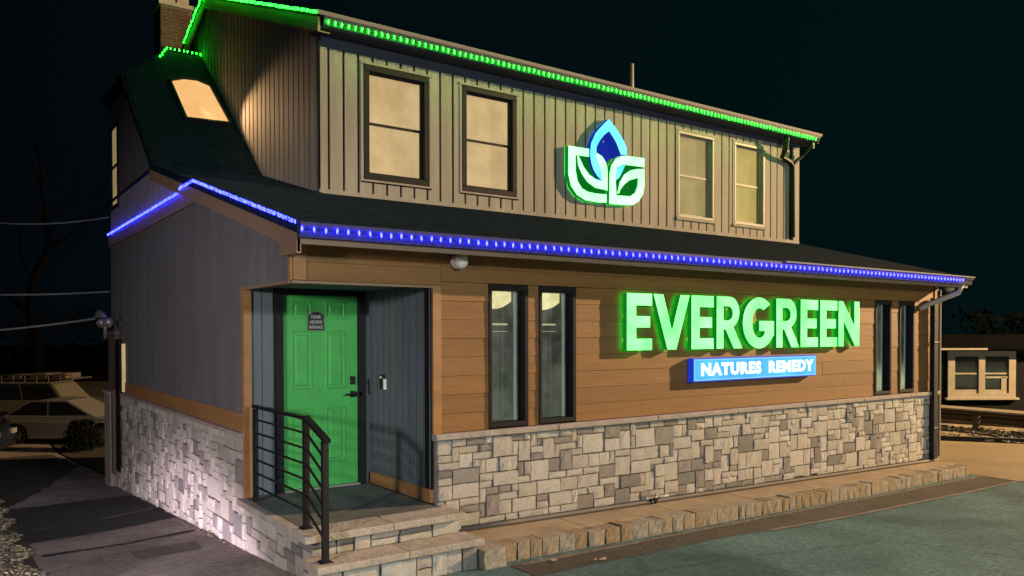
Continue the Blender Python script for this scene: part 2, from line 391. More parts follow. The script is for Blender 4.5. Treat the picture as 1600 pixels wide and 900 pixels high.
# cast-shadow stripes painted as dark patches across the side path
gpoly('asphalt_or_shadow_patch', jag([(-1.82, 4.33), (-.9, 4.75), (-.06, 5.4), (-.06, 7.15), (-1.82, 6.75)], .03), M_pathshade, .009)
M_deepshade = mat('deep_shadow_stripe', (.012, .012, .012), .9, col2=(.028, .027, .026), vscale=3, bump=.7, fine=.2)
gpoly('asphalt_or_shadow_patch', jag([(-1.82, 3.35), (-.9, 3.65), (-.06, 4.2), (-.06, 5.32), (-.9, 4.68), (-1.82, 4.28)], .03), M_deepshade, .012)
strip('seam_or_shadow_strip', [(-1.75, 2.45), (-.9, 2.6), (-.14, 2.95)], .10, M_deepshade, .012, .02)
gpoly('asphalt_or_shadow_patch', jag([(-1.0, 1.55), (-.35, 1.75), (-.3, 2.2), (-1.0, 2.1)], .01), mat('light_asphalt_repair', (.10, .085, .07), .9, col2=(.16, .135, .11), vscale=3, bump=.8, fine=.3), .009)
gpoly('asphalt_or_shadow_patch', jag([(-1.82, 6.9), (-.9, 10.2), (-.05, 14), (-.05, 19), (-1.82, 19)], .05), M_soil, .009)
# soil bed left of the path
sheet('gravel_bed', lambda x, y: gz(x, y) + .03 * noise.noise(Vector((x * 1.3, y * 1.3, 0))) + .01, rng(-9, -1.80, 14), rng(-6, 19, 30), M_soil, .004)

# ------------------------------------------------------------------ sidewalk and kerb
def sz(x): return -.285 - .0203 * x
def kerb_y(x): return -.665 + .01 * math.sin(x * 1.3) + (.10 * max(0, (x - 7)) / 4.3)
mb = MB(); xs = rng(1.55, 11.28, 7)
for x0, x1 in zip(xs, xs[1:]):
    A = []; e = .006
    for x in (x0 + e, x1 - e): A += [(x, -.03), (x, kerb_y(x) + .13)]
    A = [A[0], A[1], A[3], A[2]]
    m2 = MB(); m2.prism([(x, y, sz(x) - .25) for x, y in A], [(x, y, sz(x)) for x, y in A])
    if x0 == xs[0]: walk = m2.build('sidewalk', M_side, kind='structure', bevel=.004)
    else: m2.build('sidewalk_slab', M_side, walk, bevel=.004)
# rough granite kerb blocks: six shared meshes, scaled
def rough_block(seed, nx=3, nz=3, amp=.09, inset=.10):
    """unit block: a in 0..1 (x), d in 0..1 (outwards, -y), z in 0..1, rough outer face"""
    rs = random.Random(seed); v = []; f = []
    for j in range(nz + 1):
        for i in range(nx + 1):
            a, z = i / nx, j / nz
            edge = i in (0, nx) or j in (0, nz)
            aa = a + (rs.uniform(-.05, .05) if 0 < i < nx else rs.uniform(0, .035) * (1 if i == 0 else -1))
            zz = z + (rs.uniform(-.05, .05) if 0 < j < nz else rs.uniform(0, .05) * (1 if j == 0 else -1))
            d = 1 - (inset + rs.uniform(0, amp) if edge else rs.uniform(0, amp))
            v.append((aa, -d, zz))
    for j in range(nz):
        for i in range(nx):
            p = j * (nx + 1) + i; f.append((p, p + 1, p + nx + 2, p + nx + 1))
    rim = [i for i in range(nx + 1)] + [(j * (nx + 1) + nx) for j in range(1, nz + 1)] + [nz * (nx + 1) + i for i in range(nx - 1, -1, -1)] + [j * (nx + 1) for j in range(nz - 1, 0, -1)]
    b = len(v)
    for q in rim: v.append((v[q][0], 0, v[q][2]))
    for k in range(len(rim)):
        j = (k + 1) % len(rim); f.append((rim[j], rim[k], b + k, b + j))
    f.append(tuple(range(b, b + len(rim)))[::-1])
    me = bpy.data.meshes.new('rough_block'); me.from_pydata(v, [], f)
    bm = bmesh.new(); bm.from_mesh(me); bmesh.ops.recalc_face_normals(bm, faces=bm.faces); bm.to_mesh(me); bm.free()
    me.materials.append(STN[0]); return me
KB = [rough_block(100 + i, 3, 3, .07, .02) for i in range(6)]
SB = [rough_block(200 + i, 3, 3, .22, .08) for i in range(9)]
def place_block(name, me, parent, x, y, z, sx, sd, sz_, m, axis='front'):
    o = bpy.data.objects.new(name, me); COL.objects.link(o); o.parent = parent
    p = ORG[parent.name]; o.location = Vector((x, y, z)) - p
    if axis == 'left': o.rotation_euler = (0, 0, -math.pi / 2)
    o.scale = (sx, sd, sz_)
    o.material_slots[0].link = 'OBJECT'; o.material_slots[0].material = m
    return o
mb = MB()
for x0, x1 in zip(rng(1.72, 11.26, 20), rng(1.72, 11.26, 20)[1:]):
    P = [(x0, kerb_y(x0) + .128), (x0, kerb_y(x0) + .03), (x1, kerb_y(x1) + .03), (x1, kerb_y(x1) + .128)]
    mb.prism([(x, y, sz(x) - .3) for x, y in P], [(x, y, sz(x) - .012) for x, y in P])
kerb = mb.build('kerb', M_mortar, kind='structure')
x = 1.74; k = 0
while x < 11.22:
    w = random.choice((.15, .17, .19, .21, .24)) if x < 5 else random.choice((.13, .15, .17, .19, .22))
    w = min(w, 11.25 - x)
    if w < .06: break
    me = KB[k % 6]; h = .20 + random.uniform(-.006, .008)
    place_block('kerb_block', me, kerb, x, kerb_y(x) + .125, sz(x) - .20 + random.uniform(-.004, .004), w - .006, .20 + random.uniform(-.006, .006), h, random.choice(M_granite))
    x += w; k += 1
place_block('kerb_block', KB[1], kerb, 1.47, -.55, -.57, .25, .30, .265, M_granite[2])

# ------------------------------------------------------------------ the building
bld = thing('building', (0, 0, -.5), 'two storey shop with brown plank front, grey siding, stone base and long dormer', 'building')
# roofs -----------------------------------------------------------------
def rz(y): return 2.73 + .26 * y
EV = -.42
mb = MB()   # lower roof: gable part and the strip in front of the dormer
def slab(mb, pts, t):
    mb.prism(pts, [(x, y, z - t) for x, y, z in pts])
def xr(y): return 11.60 + .42 * (y - EV) / (DY - EV)
slab(mb, [(-.13, EV, rz(EV)), (xr(EV), EV, rz(EV)), (xr(DY), DY + .02, rz(DY + .02)), (-.13, DY + .02, rz(DY + .02))], .09)
slab(mb, [(-.13, DY + .02, rz(DY + .02)), (DX + .05, DY + .02, rz(DY + .02)), (DX + .05, 5.36, rz(5.36)), (-.13, 5.36, rz(5.36))], .09)
roofL = mb.build('lower_roof', M_roof, bld)
# shingle courses on the lower roof
mb = MB(); y = EV
while y < DY - .1:
    y2 = y + .14; x1 = xr(y)
    mb.prism([(-.13, y, rz(y) + .001), (x1, y, rz(y) + .001), (x1, y2, rz(y2) + .001), (-.13, y2, rz(y2) + .001)],
             [(-.13, y - .004, rz(y) + .010), (x1, y - .004, rz(y) + .010), (x1, y2, rz(y2) + .003), (-.13, y2, rz(y2) + .003)])
    y = y2
while y < 5.3:
    y2 = min(y + .14, 5.36)
    mb.prism([(-.13, y, rz(y) + .001), (DX, y, rz(y) + .001), (DX, y2, rz(y2) + .001), (-.13, y2, rz(y2) + .001)],
             [(-.13, y - .004, rz(y) + .010), (DX, y - .004, rz(y) + .010), (DX, y2, rz(y2) + .003), (-.13, y2, rz(y2) + .003)])
    y = y2
o = mb.build('shingle_courses', M_roof, roofL, kind='stuff')
def st(y): return 4.125 + .81 * (y - 5.36)
Bp = (-.1, 7.68, st(7.68)); Cp = (.84, 8.80, st(8.80)); Bq = (-.1, 9.50, st(7.68))
mb = MB()
mb.prism([(-.1, 5.33, st(5.33)), (DX + .03, 5.33, st(5.33)), (DX + .03, 8.8, st(8.8)), Cp, Bp],
         [(-.1, 5.40, st(5.33) - .06), (DX + .03, 5.40, st(5.33) - .06), (DX + .03, 8.8, st(8.8) - .12), (Cp[0], Cp[1], Cp[2] - .12), (Bp[0], Bp[1], Bp[2] - .12)])
mb.prism([Bp, Cp, Bq], [(x, y, z - .1) for x, y, z in (Bp, Cp, Bq)])
mb.prism([Cp, (DX + .03, 8.8, st(8.8)), (DX + .03, 9.50, Bq[2]), Bq], [(x, y, z - .1) for x, y, z in (Cp, (DX + .03, 8.8, st(8.8)), (DX + .03, 9.50, Bq[2]), Bq)])
roofS = mb.build('steep_roof', M_roof, bld)
# dormer roof
def dz_(y): return 5.80 + .386 * (y - 2.84)
RY, RZ = 8.15, 5.80 + .386 * (8.15 - 2.84)
mb = MB(); a, b = 1.36, 12.28
slab(mb, [(a, 2.80, dz_(2.80)), (b, 2.80, dz_(2.80)), (b, RY, RZ), (a, RY, RZ)], .07)
slab(mb, [(a, RY, RZ), (b, RY, RZ), (b, 9.95, RZ - .54), (a, 9.95, RZ - .54)], .07)
roofD = mb.build('dormer_roof', M_roof, bld)
mb = MB(); mb.box(a, b, 2.775, 2.80, dz_(2.8) - .045, dz_(2.8) + .008); mb.build('drip_edge', M_drip, roofD)
mb = MB(); mb.box(6.4, 11.61, EV - .115, EV - .075, 2.605, 2.625); 
mb.build('drip_edge', M_drip, roofL)

# dormer walls ----------------------------------------------------------
ztopD = 5.66
mb = MB()
DW = [(2.15, 3.175, 3.80, 5.36), (3.73, 4.725, 3.80, 5.36), (8.345, 9.335, 3.80, 5.37), (9.925, 10.86, 3.80, 5.38)]
xs = [DX] + [v for h in DW for v in h[:2]] + [11.99]
for i in range(0, len(xs), 2): mb.mbox(F_dorm, xs[i], xs[i + 1], 3.50, 5.62, -.14, -.001)
for h in DW: mb.mbox(F_dorm, h[0], h[1], 3.50, h[2], -.14, -.001); mb.mbox(F_dorm, h[0], h[1], h[3], 5.62, -.14, -.001)
dwall = mb.build('dormer_wall', M_groove, bld)
zc = lambda v: lerp_f([(-50, v), (50, v)])
siding(dwall, F_dorm, DX + .12, 11.70, zc(rz(DY) + .045), zc(5.60), [(h[0] - .04, h[1] + .04, h[2] - .05, h[3] + .04) for h in DW], .215, M_siding, .03, .034)
# corner boards, base flashing
mb = MB(); mb.mbox(F_dorm, DX - .03, DX + .10, rz(DY) + .02, 5.60, 0, .045); mb.mbox(F_dside, DY - .045, DY + .06, rz(DY) + .03, 5.72, 0, .03)
mb.build('corner_board', M_siding, dwall, bevel=.004)
mb = MB(); mb.mbox(F_dorm, 11.80, 12.0, rz(DY) + .02, 5.60, 0, .045); mb.build('corner_board', M_siding, dwall, bevel=.004)
mb = MB(); mb.mbox(F_dorm, DX - .02, 12.0, rz(DY - .06) - .02, rz(DY) + .045, 0, .05); mb.build('base_flashing', M_siding, dwall)
# dormer side wall (dark in the photo, ribs)
def ds_bot(y):
    return rz(y) if y < 5.36 else st(y)
bot = lerp_f([(DY, rz(DY)), (5.36, rz(5.36)), (8.8, st(8.8)), (9.35, st(8.25))])
top = lerp_f([(DY, dz_(DY) - .09), (RY, RZ - .09), (9.35, RZ - .09 - .3 * 1.2)])
mb = MB(); P = board_poly(DY + .01, 9.35, lerp_f([(q[0], q[1] - .3) for q in bot.pts]), top)
mb.mpoly(F_dside, P, -.12, 0); sw = mb.build('dormer_side_wall', M_groove, bld)
siding(sw, F_dside, DY + .06, 9.35, bot, top, [], .2, M_siding, .034, .045)
# right wall, back wall (never seen, keeps the light out)
mb = MB()
mb.prism([(11.30, 0.14, -.8), (11.30, 9.3, -1.3), (11.30, 9.3, 5.8), (11.30, DY, 3.4), (11.30, .14, 2.6)], [(11.42, .14, -.8), (11.42, 9.3, -1.3), (11.42, 9.3, 5.8), (11.42, DY, 3.4), (11.42, .14, 2.6)])
mb.prism([(11.86, DY + .14, 3.5), (11.86, 9.3, 3.5), (11.86, 9.3, 7.2), (11.86, RY, RZ - .1), (11.86, DY + .14, 5.75)], [(11.98, DY + .14, 3.5), (11.98, 9.3, 3.5), (11.98, 9.3, 7.2), (11.98, RY, RZ - .1), (11.98, DY + .14, 5.75)])
mb.box(.02, 11.4, 9.24, 9.34, -1.4, 6.0); mb.box(DX, 11.98, 9.24, 9.34, 6.0, 7.3)
mb.build('rear_wall', M_sidingD, bld)
# dormer fascia, soffit and gutter
mb = MB(); mb.mpoly(F_dorm, [(DX - .03, 5.465), (12.0, 5.535), (12.0, 5.60), (DX - .03, 5.60)], .032, .05); mb.build('frieze_shadow_band', M_gutter, dwall)  # dark frieze strip, doubling as the shadow band under the eave
mb = MB(); mb.box(a + .04, b - .04, 2.84, DY + .02, 5.60, 5.625); mb.build('soffit', M_gutter, roofD)
mb = MB()
mb.prism([(1.44, 2.84, 5.60), (1.44, 2.84, 5.73), (1.44, 2.765, 5.73), (1.44, 2.765, 5.69), (1.44, 2.80, 5.62)], [(12.2, 2.84, 5.60), (12.2, 2.84, 5.73), (12.2, 2.765, 5.73), (12.2, 2.765, 5.69), (12.2, 2.80, 5.62)])
mb.build('gutter', M_gutter, roofD)
mb = MB()   # rake board of the dormer
mb.mpoly(F_dside, [(2.80, dz_(2.8) - .26), (2.80, dz_(2.8) - .02), (RY, RZ - .02), (RY, RZ - .26)], .13, .165)
mb.mpoly(F_dside, [(RY, RZ - .02), (RY, RZ - .26), (9.95, RZ - .80), (9.95, RZ - .56)], .13, .165)
mb.mpoly(F_dside, [(2.80, dz_(2.8) - .26), (2.80, dz_(2.8) - .245), (RY, RZ - .245), (RY, RZ - .26)], 0, .13)
mb.build('rake_board', M_fascia, roofD)
mb = MB()   # right end of gutter: hanger bracket
mb.box(12.05, 12.09, 2.83, 2.86, 5.48, 5.6); mb.build('gutter_bracket', M_drip, roofD)

# gable (left) wall -----------------------------------------------------
gtop = [(0, 2.60), (5.36, rz(5.36) - .09), (7.68, st(7.68) - .11), (9.35, st(7.68) - .11)]
gt = lerp_f(gtop)
mb = MB()
mb.mpoly(F_left, board_poly(1.40, 9.35, lerp_f([(1.4, -.9), (9.35, -1.4)]), gt), -.14, -.002)
mb.mpoly(F_left, board_poly(0, 1.40, zc(2.165), gt), -.14, -.002)
gwall = mb.build('gable_wall', M_groove, bld)
BANDZ0, BANDZ1 = 3.28, 3.47
yb = (BANDZ0 - rz(0) + .12) / .26          # where the rake meets the horizontal band
low_top = lerp_f([(0, 2.50), (2.95, 2.50 + .26 * 2.95), (2.951, BANDZ0), (9.35, BANDZ0 + .03)])
SW = [(8.42, 9.14, 3.92, 5.42)]
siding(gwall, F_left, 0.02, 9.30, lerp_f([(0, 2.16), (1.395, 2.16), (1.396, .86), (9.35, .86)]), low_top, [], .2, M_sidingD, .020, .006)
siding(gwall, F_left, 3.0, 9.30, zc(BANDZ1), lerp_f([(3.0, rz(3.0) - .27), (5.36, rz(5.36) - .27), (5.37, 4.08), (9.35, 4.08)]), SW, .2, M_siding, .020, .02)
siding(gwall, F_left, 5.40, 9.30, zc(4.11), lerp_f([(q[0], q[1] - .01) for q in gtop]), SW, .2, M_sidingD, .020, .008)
mb = MB(); mb.mbox(F_left, 5.36, 9.35, 4.075, 4.11, 0, .05); mb.build('ledge_strip', M_frameD, gwall)
mb = MB(); mb.mpoly(F_left, [(5.30, st(5.36) - .16), (5.34, st(5.36) - .0), (7.66, st(7.68) - .0), (7.72, st(7.68) - .12), (9.4, st(7.68) - .12), (9.4, st(7.68) - .2), (7.66, st(7.68) - .2)], 0, .05); mb.build('rake_trim', M_frameD, gwall)
mb = MB(); mb.mbox(F_left, 1.396, 9.1, .665, .86, 0, .035); mb.build('base_board', M_trim, gwall, bevel=.003)
mb = MB(); mb.mbox(F_left, 3.0, 9.36, BANDZ0, BANDZ1, 0, .05); mb.build('band_board', M_fascia, gwall, bevel=.003)
# sloping rake fascia of the lower roof with the shaped return at the eave
mb = MB()
mb.mpoly(F_left, [(-.42, rz(-.42) - .25), (-.42, rz(-.42) - .02), (5.36, rz(5.36) - .02), (5.36, rz(5.36) - .24), (0.02, rz(.02) - .24), (-.05, 2.46)], .095, .125)
mb.mpoly(F_left, [(-.05, 2.47), (-.42, rz(-.42) - .13), (-.42, rz(-.42) - .26), (-.30, 2.36), (-.02, 2.37)], .09, .128)
mb.mpoly(F_left, [(-.03, rz(-.03) - .245), (-.03, rz(-.03) - .23), (5.36, rz(5.36) - .23), (5.36, rz(5.36) - .245)], 0, .096)
mb.build('rake_fascia', M_fascia, roofL, bevel=.003)

# front wall ------------------------------------------------------------
mb = MB()
FW = [(2.068, 2.579, .70, 2.20), (2.727, 3.25, .70, 2.20), (9.42, 9.897, .70, 2.20), (10.14, 10.61, .70, 2.20)]
mb.mbox(F_front, 1.4, 11.40, -.9, .66, -.14, -.002)
xs = [1.4] + [v for h in FW for v in h[:2]] + [11.40]
for i in range(0, len(xs), 2): mb.mbox(F_front, xs[i], xs[i + 1], .66, 2.52, -.14, -.002)
for h in FW: mb.mbox(F_front, h[0], h[1], 2.20, 2.52, -.14, -.002)
mb.mbox(F_front, 0, 1.4, 2.165, 2.52, -.14, -.002)
fwall = mb.build('front_wall', M_groove, bld)
planks(fwall, F_front, 1.50, 11.27, .69, 2.203, FW, .184, PLK)
planks(fwall, F_front, .11, 1.497, 2.164, 2.50, [], .168, PLK)
planks(fwall, F_front, 1.50, 11.27, 2.205, 2.50, [], .147, PLK)
mb = MB(); mb.mbox(F_front, -.012, .105, 2.165, 2.50, 0, .035); mb.mbox(F_left, .0, .06, 2.165, 2.50, 0, .035); mb.build('corner_board', M_trim, fwall, bevel=.003)
mb = MB(); mb.mbox(F_front, 1.40, 1.495, .685, 2.162, 0, .035); mb.build('corner_board', M_trim, fwall, bevel=.003)
mb = MB(); mb.mbox(F_front, 11.275, 11.40, .685, 2.50, 0, .035); mb.build('corner_board', M_trim, fwall, bevel=.003)
mb = MB(); mb.mbox(F_front, -.03, 1.43, 2.135, 2.160, -.02, .042); mb.mbox(F_left, 0.02, 1.42, 2.135, 2.160, -.02, .042); mb.build('header_trim', M_fascia, fwall, bevel=.003)
# eave: soffit, fascia, gutter
mb = MB(); mb.box(-.09, 11.56, EV + .02, .0, 2.495, 2.515); mb.build('soffit', M_soffit, roofL)
mb = MB(); mb.box(-.09, 11.58, EV - .005, EV + .02, 2.44, 2.60); mb.build('fascia', M_soffit, roofL)
gp = [(EV - .005, 2.49), (EV - .005, 2.615), (EV - .095, 2.615), (EV - .095, 2.58), (EV - .075, 2.55), (EV - .06, 2.49)]
mb = MB(); mb.prism([(-.125, y, z) for y, z in gp], [(11.60, y, z) for y, z in gp]); mb.build('gutter', M_gutter, roofL)

# entrance alcove -------------------------------------------------------
mb = MB()
mb.mbox(F_back, .02, .384, -.02, 2.30, -.12, 0); mb.mbox(F_back, 1.244, 1.42, -.02, 2.30, -.12, 0); mb.mbox(F_back, .384, 1.244, 2.12, 2.30, -.12, 0)
mb.mbox(F_alc, -.0, 1.40, -.02, 2.30, -.12, -.022); mb.box(.0, 1.4, .0, 1.4, 2.168, 2.20)
M_alc = mat('slate_blue_siding', (.125, .150, .172), .7, spec=.3, var=.14, vscale=3, bump=.15, bscale=20, stretch=(1, 1, .2))
alc = mb.build('alcove', M_alc, bld)
siding(alc, F_alc, .045, 1.36, zc(.135), zc(2.167), [], .145, M_sidingD, .0, .01) if False else None
mbn = 9; 
for k in range(mbn):
    y0 = .02 + k * (1.34 / mbn); y1 = y0 + 1.34 / mbn
    m2 = MB(); m2.mbox(F_alc, y0 + .006, y1 - .006, .13, 2.166, -.022, -.004 + random.uniform(-.001, .001)); m2.mbox(F_alc, y0 + .006, y0 + .022, .13, 2.166, -.004, .004); m2.build('siding_board', M_alc, alc)
for k in range(2):
    m2 = MB(); m2.mbox(F_back, .05 + k * .12, .16 + k * .12, 0, 2.166, 0, .018); m2.build('siding_board', M_alc, alc)
mb = MB(); mb.mbox(F_alc, .0, 1.36, 0.0, .13, -.022, .022); mb.build('base_board', M_trim, alc, bevel=.003)
mb = MB(); mb.mbox(F_left, 1.352, 1.44, -.02, 2.135, -.05, .03); mb.build('jamb_post', M_trim, alc, bevel=.003)
# door
mb = MB(); mb.mbox(F_back, .384, 1.244, .02, 2.12, -.04, .0); door = mb.build('door', M_door, bld)
def panel(c0, c1, z0, z1):
    m2 = MB()
    w = .02
    for q in ((c0, c1, z0, z0 + w), (c0, c1, z1 - w, z1), (c0, c0 + w, z0 + w, z1 - w), (c1 - w, c1, z0 + w, z1 - w)): m2.chbox(F_back, *q, 0, .008, .005)
    m2.chbox(F_back, c0 + .045, c1 - .045, z0 + .045, z1 - .045, 0, .010, .009)
    m2.build('door_panel', M_door, door)
for c0, c1 in ((.485, .715), (.87, 1.10)):
    for z0, z1 in ((1.845, 2.035), (1.08, 1.72), (.27, .88)): panel(c0, c1, z0, z1)
mb = MB(); mb.chbox(F_back, 1.155, 1.21, 1.12, 1.21, 0, .022, .006); mb.chbox(F_back, 1.165, 1.20, 1.13, 1.165, .022, .03, .003); mb.build('deadbolt', M_black, door)
mb = MB(); mb.chbox(F_back, 1.155, 1.215, .975, 1.045, 0, .018, .005); mb.tube([F_back(1.185, 1.01, .01), F_back(1.185, 1.01, .055), F_back(1.08, 1.01, .06)], .011, 8); mb.chbox(F_back, 1.20, 1.28, .985, 1.035, .018, .05, .005); mb.build('handle', M_black, door)
mb = MB(); mb.mbox(F_back, .30, .384, 0, 2.166, 0, .05); mb.mbox(F_back, 1.244, 1.33, 0, 2.166, 0, .05); mb.mbox(F_back, .384, 1.244, 2.10, 2.166, 0, .045); mb.build('door_frame', M_frameD, bld, bevel=.003)
mb = MB(); mb.mbox(F_back, .384, 1.244, 0.0, .02, 0, .08); mb.build('threshold', M_galv, bld, bevel=.003)

# windows ---------------------------------------------------------------
def window(Mf, r, fm, bm_, fw=.07, dep=.045, two=True, dark_right=False, label=None, slat=True, gap_r=0.0):
    a0, a1, z0, z1 = r
    mb = MB()
    for q in ((a0, a1, z0, z0 + fw), (a0, a1, z1 - fw, z1), (a0, a0 + fw, z0 + fw, z1 - fw), (a1 - fw, a1, z0 + fw, z1 - fw)): mb.chbox(Mf, *q, -.11, dep, .006)
    w = mb.build('window', fm, bld)
    i0, i1, j0, j1 = a0 + fw, a1 - fw, z0 + fw, z1 - fw; mid = (j0 + j1) / 2
    s = .028
    m2 = MB()
    for (u0, u1, dd) in ((mid - .02, j1, -.015), (j0, mid + .02, -.04)):
        for q in ((i0, i1, u0, u0 + s), (i0, i1, u1 - s, u1), (i0, i0 + s, u0 + s, u1 - s), (i1 - s, i1, u0 + s, u1 - s)): m2.mbox(Mf, *q, dd - .025, dd)
    if two: m2.build('sash', fm, w)
    m2 = MB(); m2.quad(*[Mf(a_, z_, -.03) for a_, z_ in ((i0, mid), (i1, mid), (i1, j1), (i0, j1))]); m2.build('pane', M_pane, w)
    m2 = MB(); m2.quad(*[Mf(a_, z_, -.055) for a_, z_ in ((i0, j0), (i1, j0), (i1, mid), (i0, mid))]); m2.build('pane', M_pane, w)
    m2 = MB(); n = int((j1 - j0) / .028)
    for k in range(n):
        z = j0 + (k + .5) * (j1 - j0) / n
        A = [Mf(i0 + .004, z - .011, -.098), Mf(i1 - .004 - gap_r, z - .011, -.098), Mf(i1 - .004 - gap_r, z + .011, -.088), Mf(i0 + .004, z + .011, -.088)]
        B = [Mf(i0 + .004, z - .011, -.100), Mf(i1 - .004 - gap_r, z - .011, -.100), Mf(i1 - .004 - gap_r, z + .011, -.090), Mf(i0 + .004, z + .011, -.090)]
        m2.prism(A, B)
    m2.build('blind', bm_, w, kind='stuff')
    m2 = MB(); m2.mbox(Mf, i0, i1, j0, j1, -.125, -.115); m2.build('backing', M_blindBack, w)
    return w
window(F_dorm, DW[0], M_frameD, M_blind, .085)['label'] = 'dark framed window with lit blinds at the left end of the dormer'
window(F_dorm, DW[1], M_frameD, M_blind, .08)['label'] = 'dark framed window with lit blinds, second from the left'
window(F_dorm, DW[2], M_frameT, M_blindG, .05, gap_r=.05)['label'] = 'taupe framed window with lit blinds, just right of the emblem'
window(F_dorm, DW[3], M_frameT, M_blindY, .05, gap_r=.04)['label'] = 'taupe framed window with yellow lit blinds at the right end'
for h in DW[2:]:
    mb = MB(); mb.mbox(F_dorm, h[0] - .045, h[1] + .045, h[2] - .05, h[2] - .004, 0, .06); mb.mbox(F_dorm, h[0] - .045, h[0] - .004, h[2], h[3] + .04, 0, .04); mb.mbox(F_dorm, h[1] + .004, h[1] + .045, h[2], h[3] + .04, 0, .04); mb.mbox(F_dorm, h[0] - .004, h[1] + .004, h[3] + .003, h[3] + .04, 0, .04)
    mb.build('window_casing', M_siding, bld)
for h in DW[:2]:
    mb = MB(); mb.mbox(F_dorm, h[0] - .045, h[1] + .045, h[3] + .003, h[3] + .035, 0, .05); mb.mbox(F_dorm, h[1] + .003, h[1] + .04, h[2] - .03, h[3], 0, .04); mb.mbox(F_dorm, h[0] - .04, h[0] - .003, h[2] - .03, h[3], 0, .04); mb.mbox(F_dorm, h[0] - .003, h[1] + .003, h[2] - .03, h[2] - .003, 0, .04)
    mb.build('window_casing', M_siding, bld)
def tall_window(r, lit, fw=.05, dim=False):
    a0, a1, z0, z1 = r
    Mf = F_front; mb = MB()
    for q in ((a0, a1, z0, z0 + fw), (a0, a1, z1 - fw * 1.3, z1), (a0, a0 + fw * .8, z0 + fw, z1 - fw * 1.3), (a1 - fw, a1, z0 + fw, z1 - fw * 1.3)): mb.chbox(Mf, *q, -.10, .035, .005)
    w = mb.build('window', M_frameD, bld)
    i0, i1, j0, j1 = a0 + fw * .8, a1 - fw, z0 + fw, z1 - fw * 1.3
    m2 = MB(); m2.mbox(Mf, i0, i1, j0, j1, -.042, -.036); m2.build('pane', M_paneD, w)
    m2 = MB(); m2.mbox(Mf, i0 - .04, i1 + .5, j0, j1 + .05, -.42, -.40); m2.mbox(Mf, i0 - .04, i1 + .5, j0 - .02, j0, -.4, -.1); m2.build('backing', M_room, w)
    m2 = MB(); m2.mbox(Mf, i1 - .065, i1 - .035, j0, j1, -.09, -.075); m2.build('pale_edge_strip', mat('pale_edge_glow', (.55, .6, .6), .5, emis=(.30, .38, .38), estr=.35), w)  # pale upright strip with a faint glow of its own
    if lit:
        m2 = MB(); N = 16
        for k in range(N):   # scalloped lit valance
            u0 = i0 + .004 + (i1 - i0 - .07) * k / N; u1 = i0 + .004 + (i1 - i0 - .07) * (k + 1) / N
            h = .19 - .05 * ((k + .5) / N - .35) ** 2 * 4
            m2.mpoly(Mf, [(u0, j1 - h), (u1, j1 - h + .008), (u1, j1), (u0, j1)], -.13, -.125)
        m2.build('valance', M_valance, w)
        m2 = MB(); m2.mbox(Mf, i0, i1 - .07, j1 - .36, j1 - .34, -.2, -.19); m2.mbox(Mf, i0, i1 - .07, j1 - .43, j1 - .425, -.2, -.19); m2.build('lit_rail', emit('warm_lit_rail', (.9, .8, .5), .7), w)
    return w
tall_window(FW[0], True)['label'] = 'tall narrow window with a yellow lit valance, nearest the door'
tall_window(FW[1], True)['label'] = 'tall narrow window with a lit top, second from the door'
tall_window(FW[2], False)['label'] = 'tall dark window just right of the green letters'
tall_window(FW[3], False)['label'] = 'tall dark window nearest the right corner'
# small windows on the gable wall
r = SW[0]; mb = MB(); w_ = .07
for q in ((r[0], r[1], r[2], r[2] + w_), (r[0], r[1], r[3] - w_, r[3]), (r[0], r[0] + w_, r[2] + w_, r[3] - w_), (r[1] - w_, r[1], r[2] + w_, r[3] - w_), (r[0] + w_, r[1] - w_, 4.65, 4.69)): mb.chbox(F_left, *q, -.1, .04, .005)
w = mb.build('window', M_frameD, bld); w['label'] = 'narrow lit window high on the side wall'
mb = MB(); mb.mbox(F_left, r[0] + .05, r[1] - .05, r[2] + .05, r[3] - .05, -.0, .012); mb.build('blind', M_strip, w)
mb = MB(); mb.quad(*[F_left(a_, z_, .02) for a_, z_ in ((r[0] + w_, r[2] + w_), (r[1] - w_, r[2] + w_), (r[1] - w_, r[3] - w_), (r[0] + w_, r[3] - w_))]); mb.build('pane', M_pane, w)
# skylight on the steep roof
def on_st(x, y, d=0): return (x, y - .63 * d, st(y) + .777 * d)
sk = [(.68, 7.66), (.92, 7.80), (1.15, 7.83), (1.33, 7.72), (1.36, 6.62), (.68, 6.58)]
cx, cy_ = 1.02, 7.15
ou = [(cx + (x - cx) * 1.13, cy_ + (y - cy_) * 1.07) for x, y in sk]
mb = MB()
n = len(sk)
for k in range(n):
    j = (k + 1) % n
    mb.prism([on_st(*ou[k], 0), on_st(*ou[j], 0), on_st(*sk[j], 0), on_st(*sk[k], 0)], [on_st(*ou[k], .07), on_st(*ou[j], .07), on_st(*sk[j], .07), on_st(*sk[k], .07)])
sky_o = mb.build('skylight', M_frameD, bld)
mb = MB(); mb.prism([on_st(x, y, .02) for x, y in sk], [on_st(x, y, .035) for x, y in sk]); mb.build('pane', M_sky, sky_o)
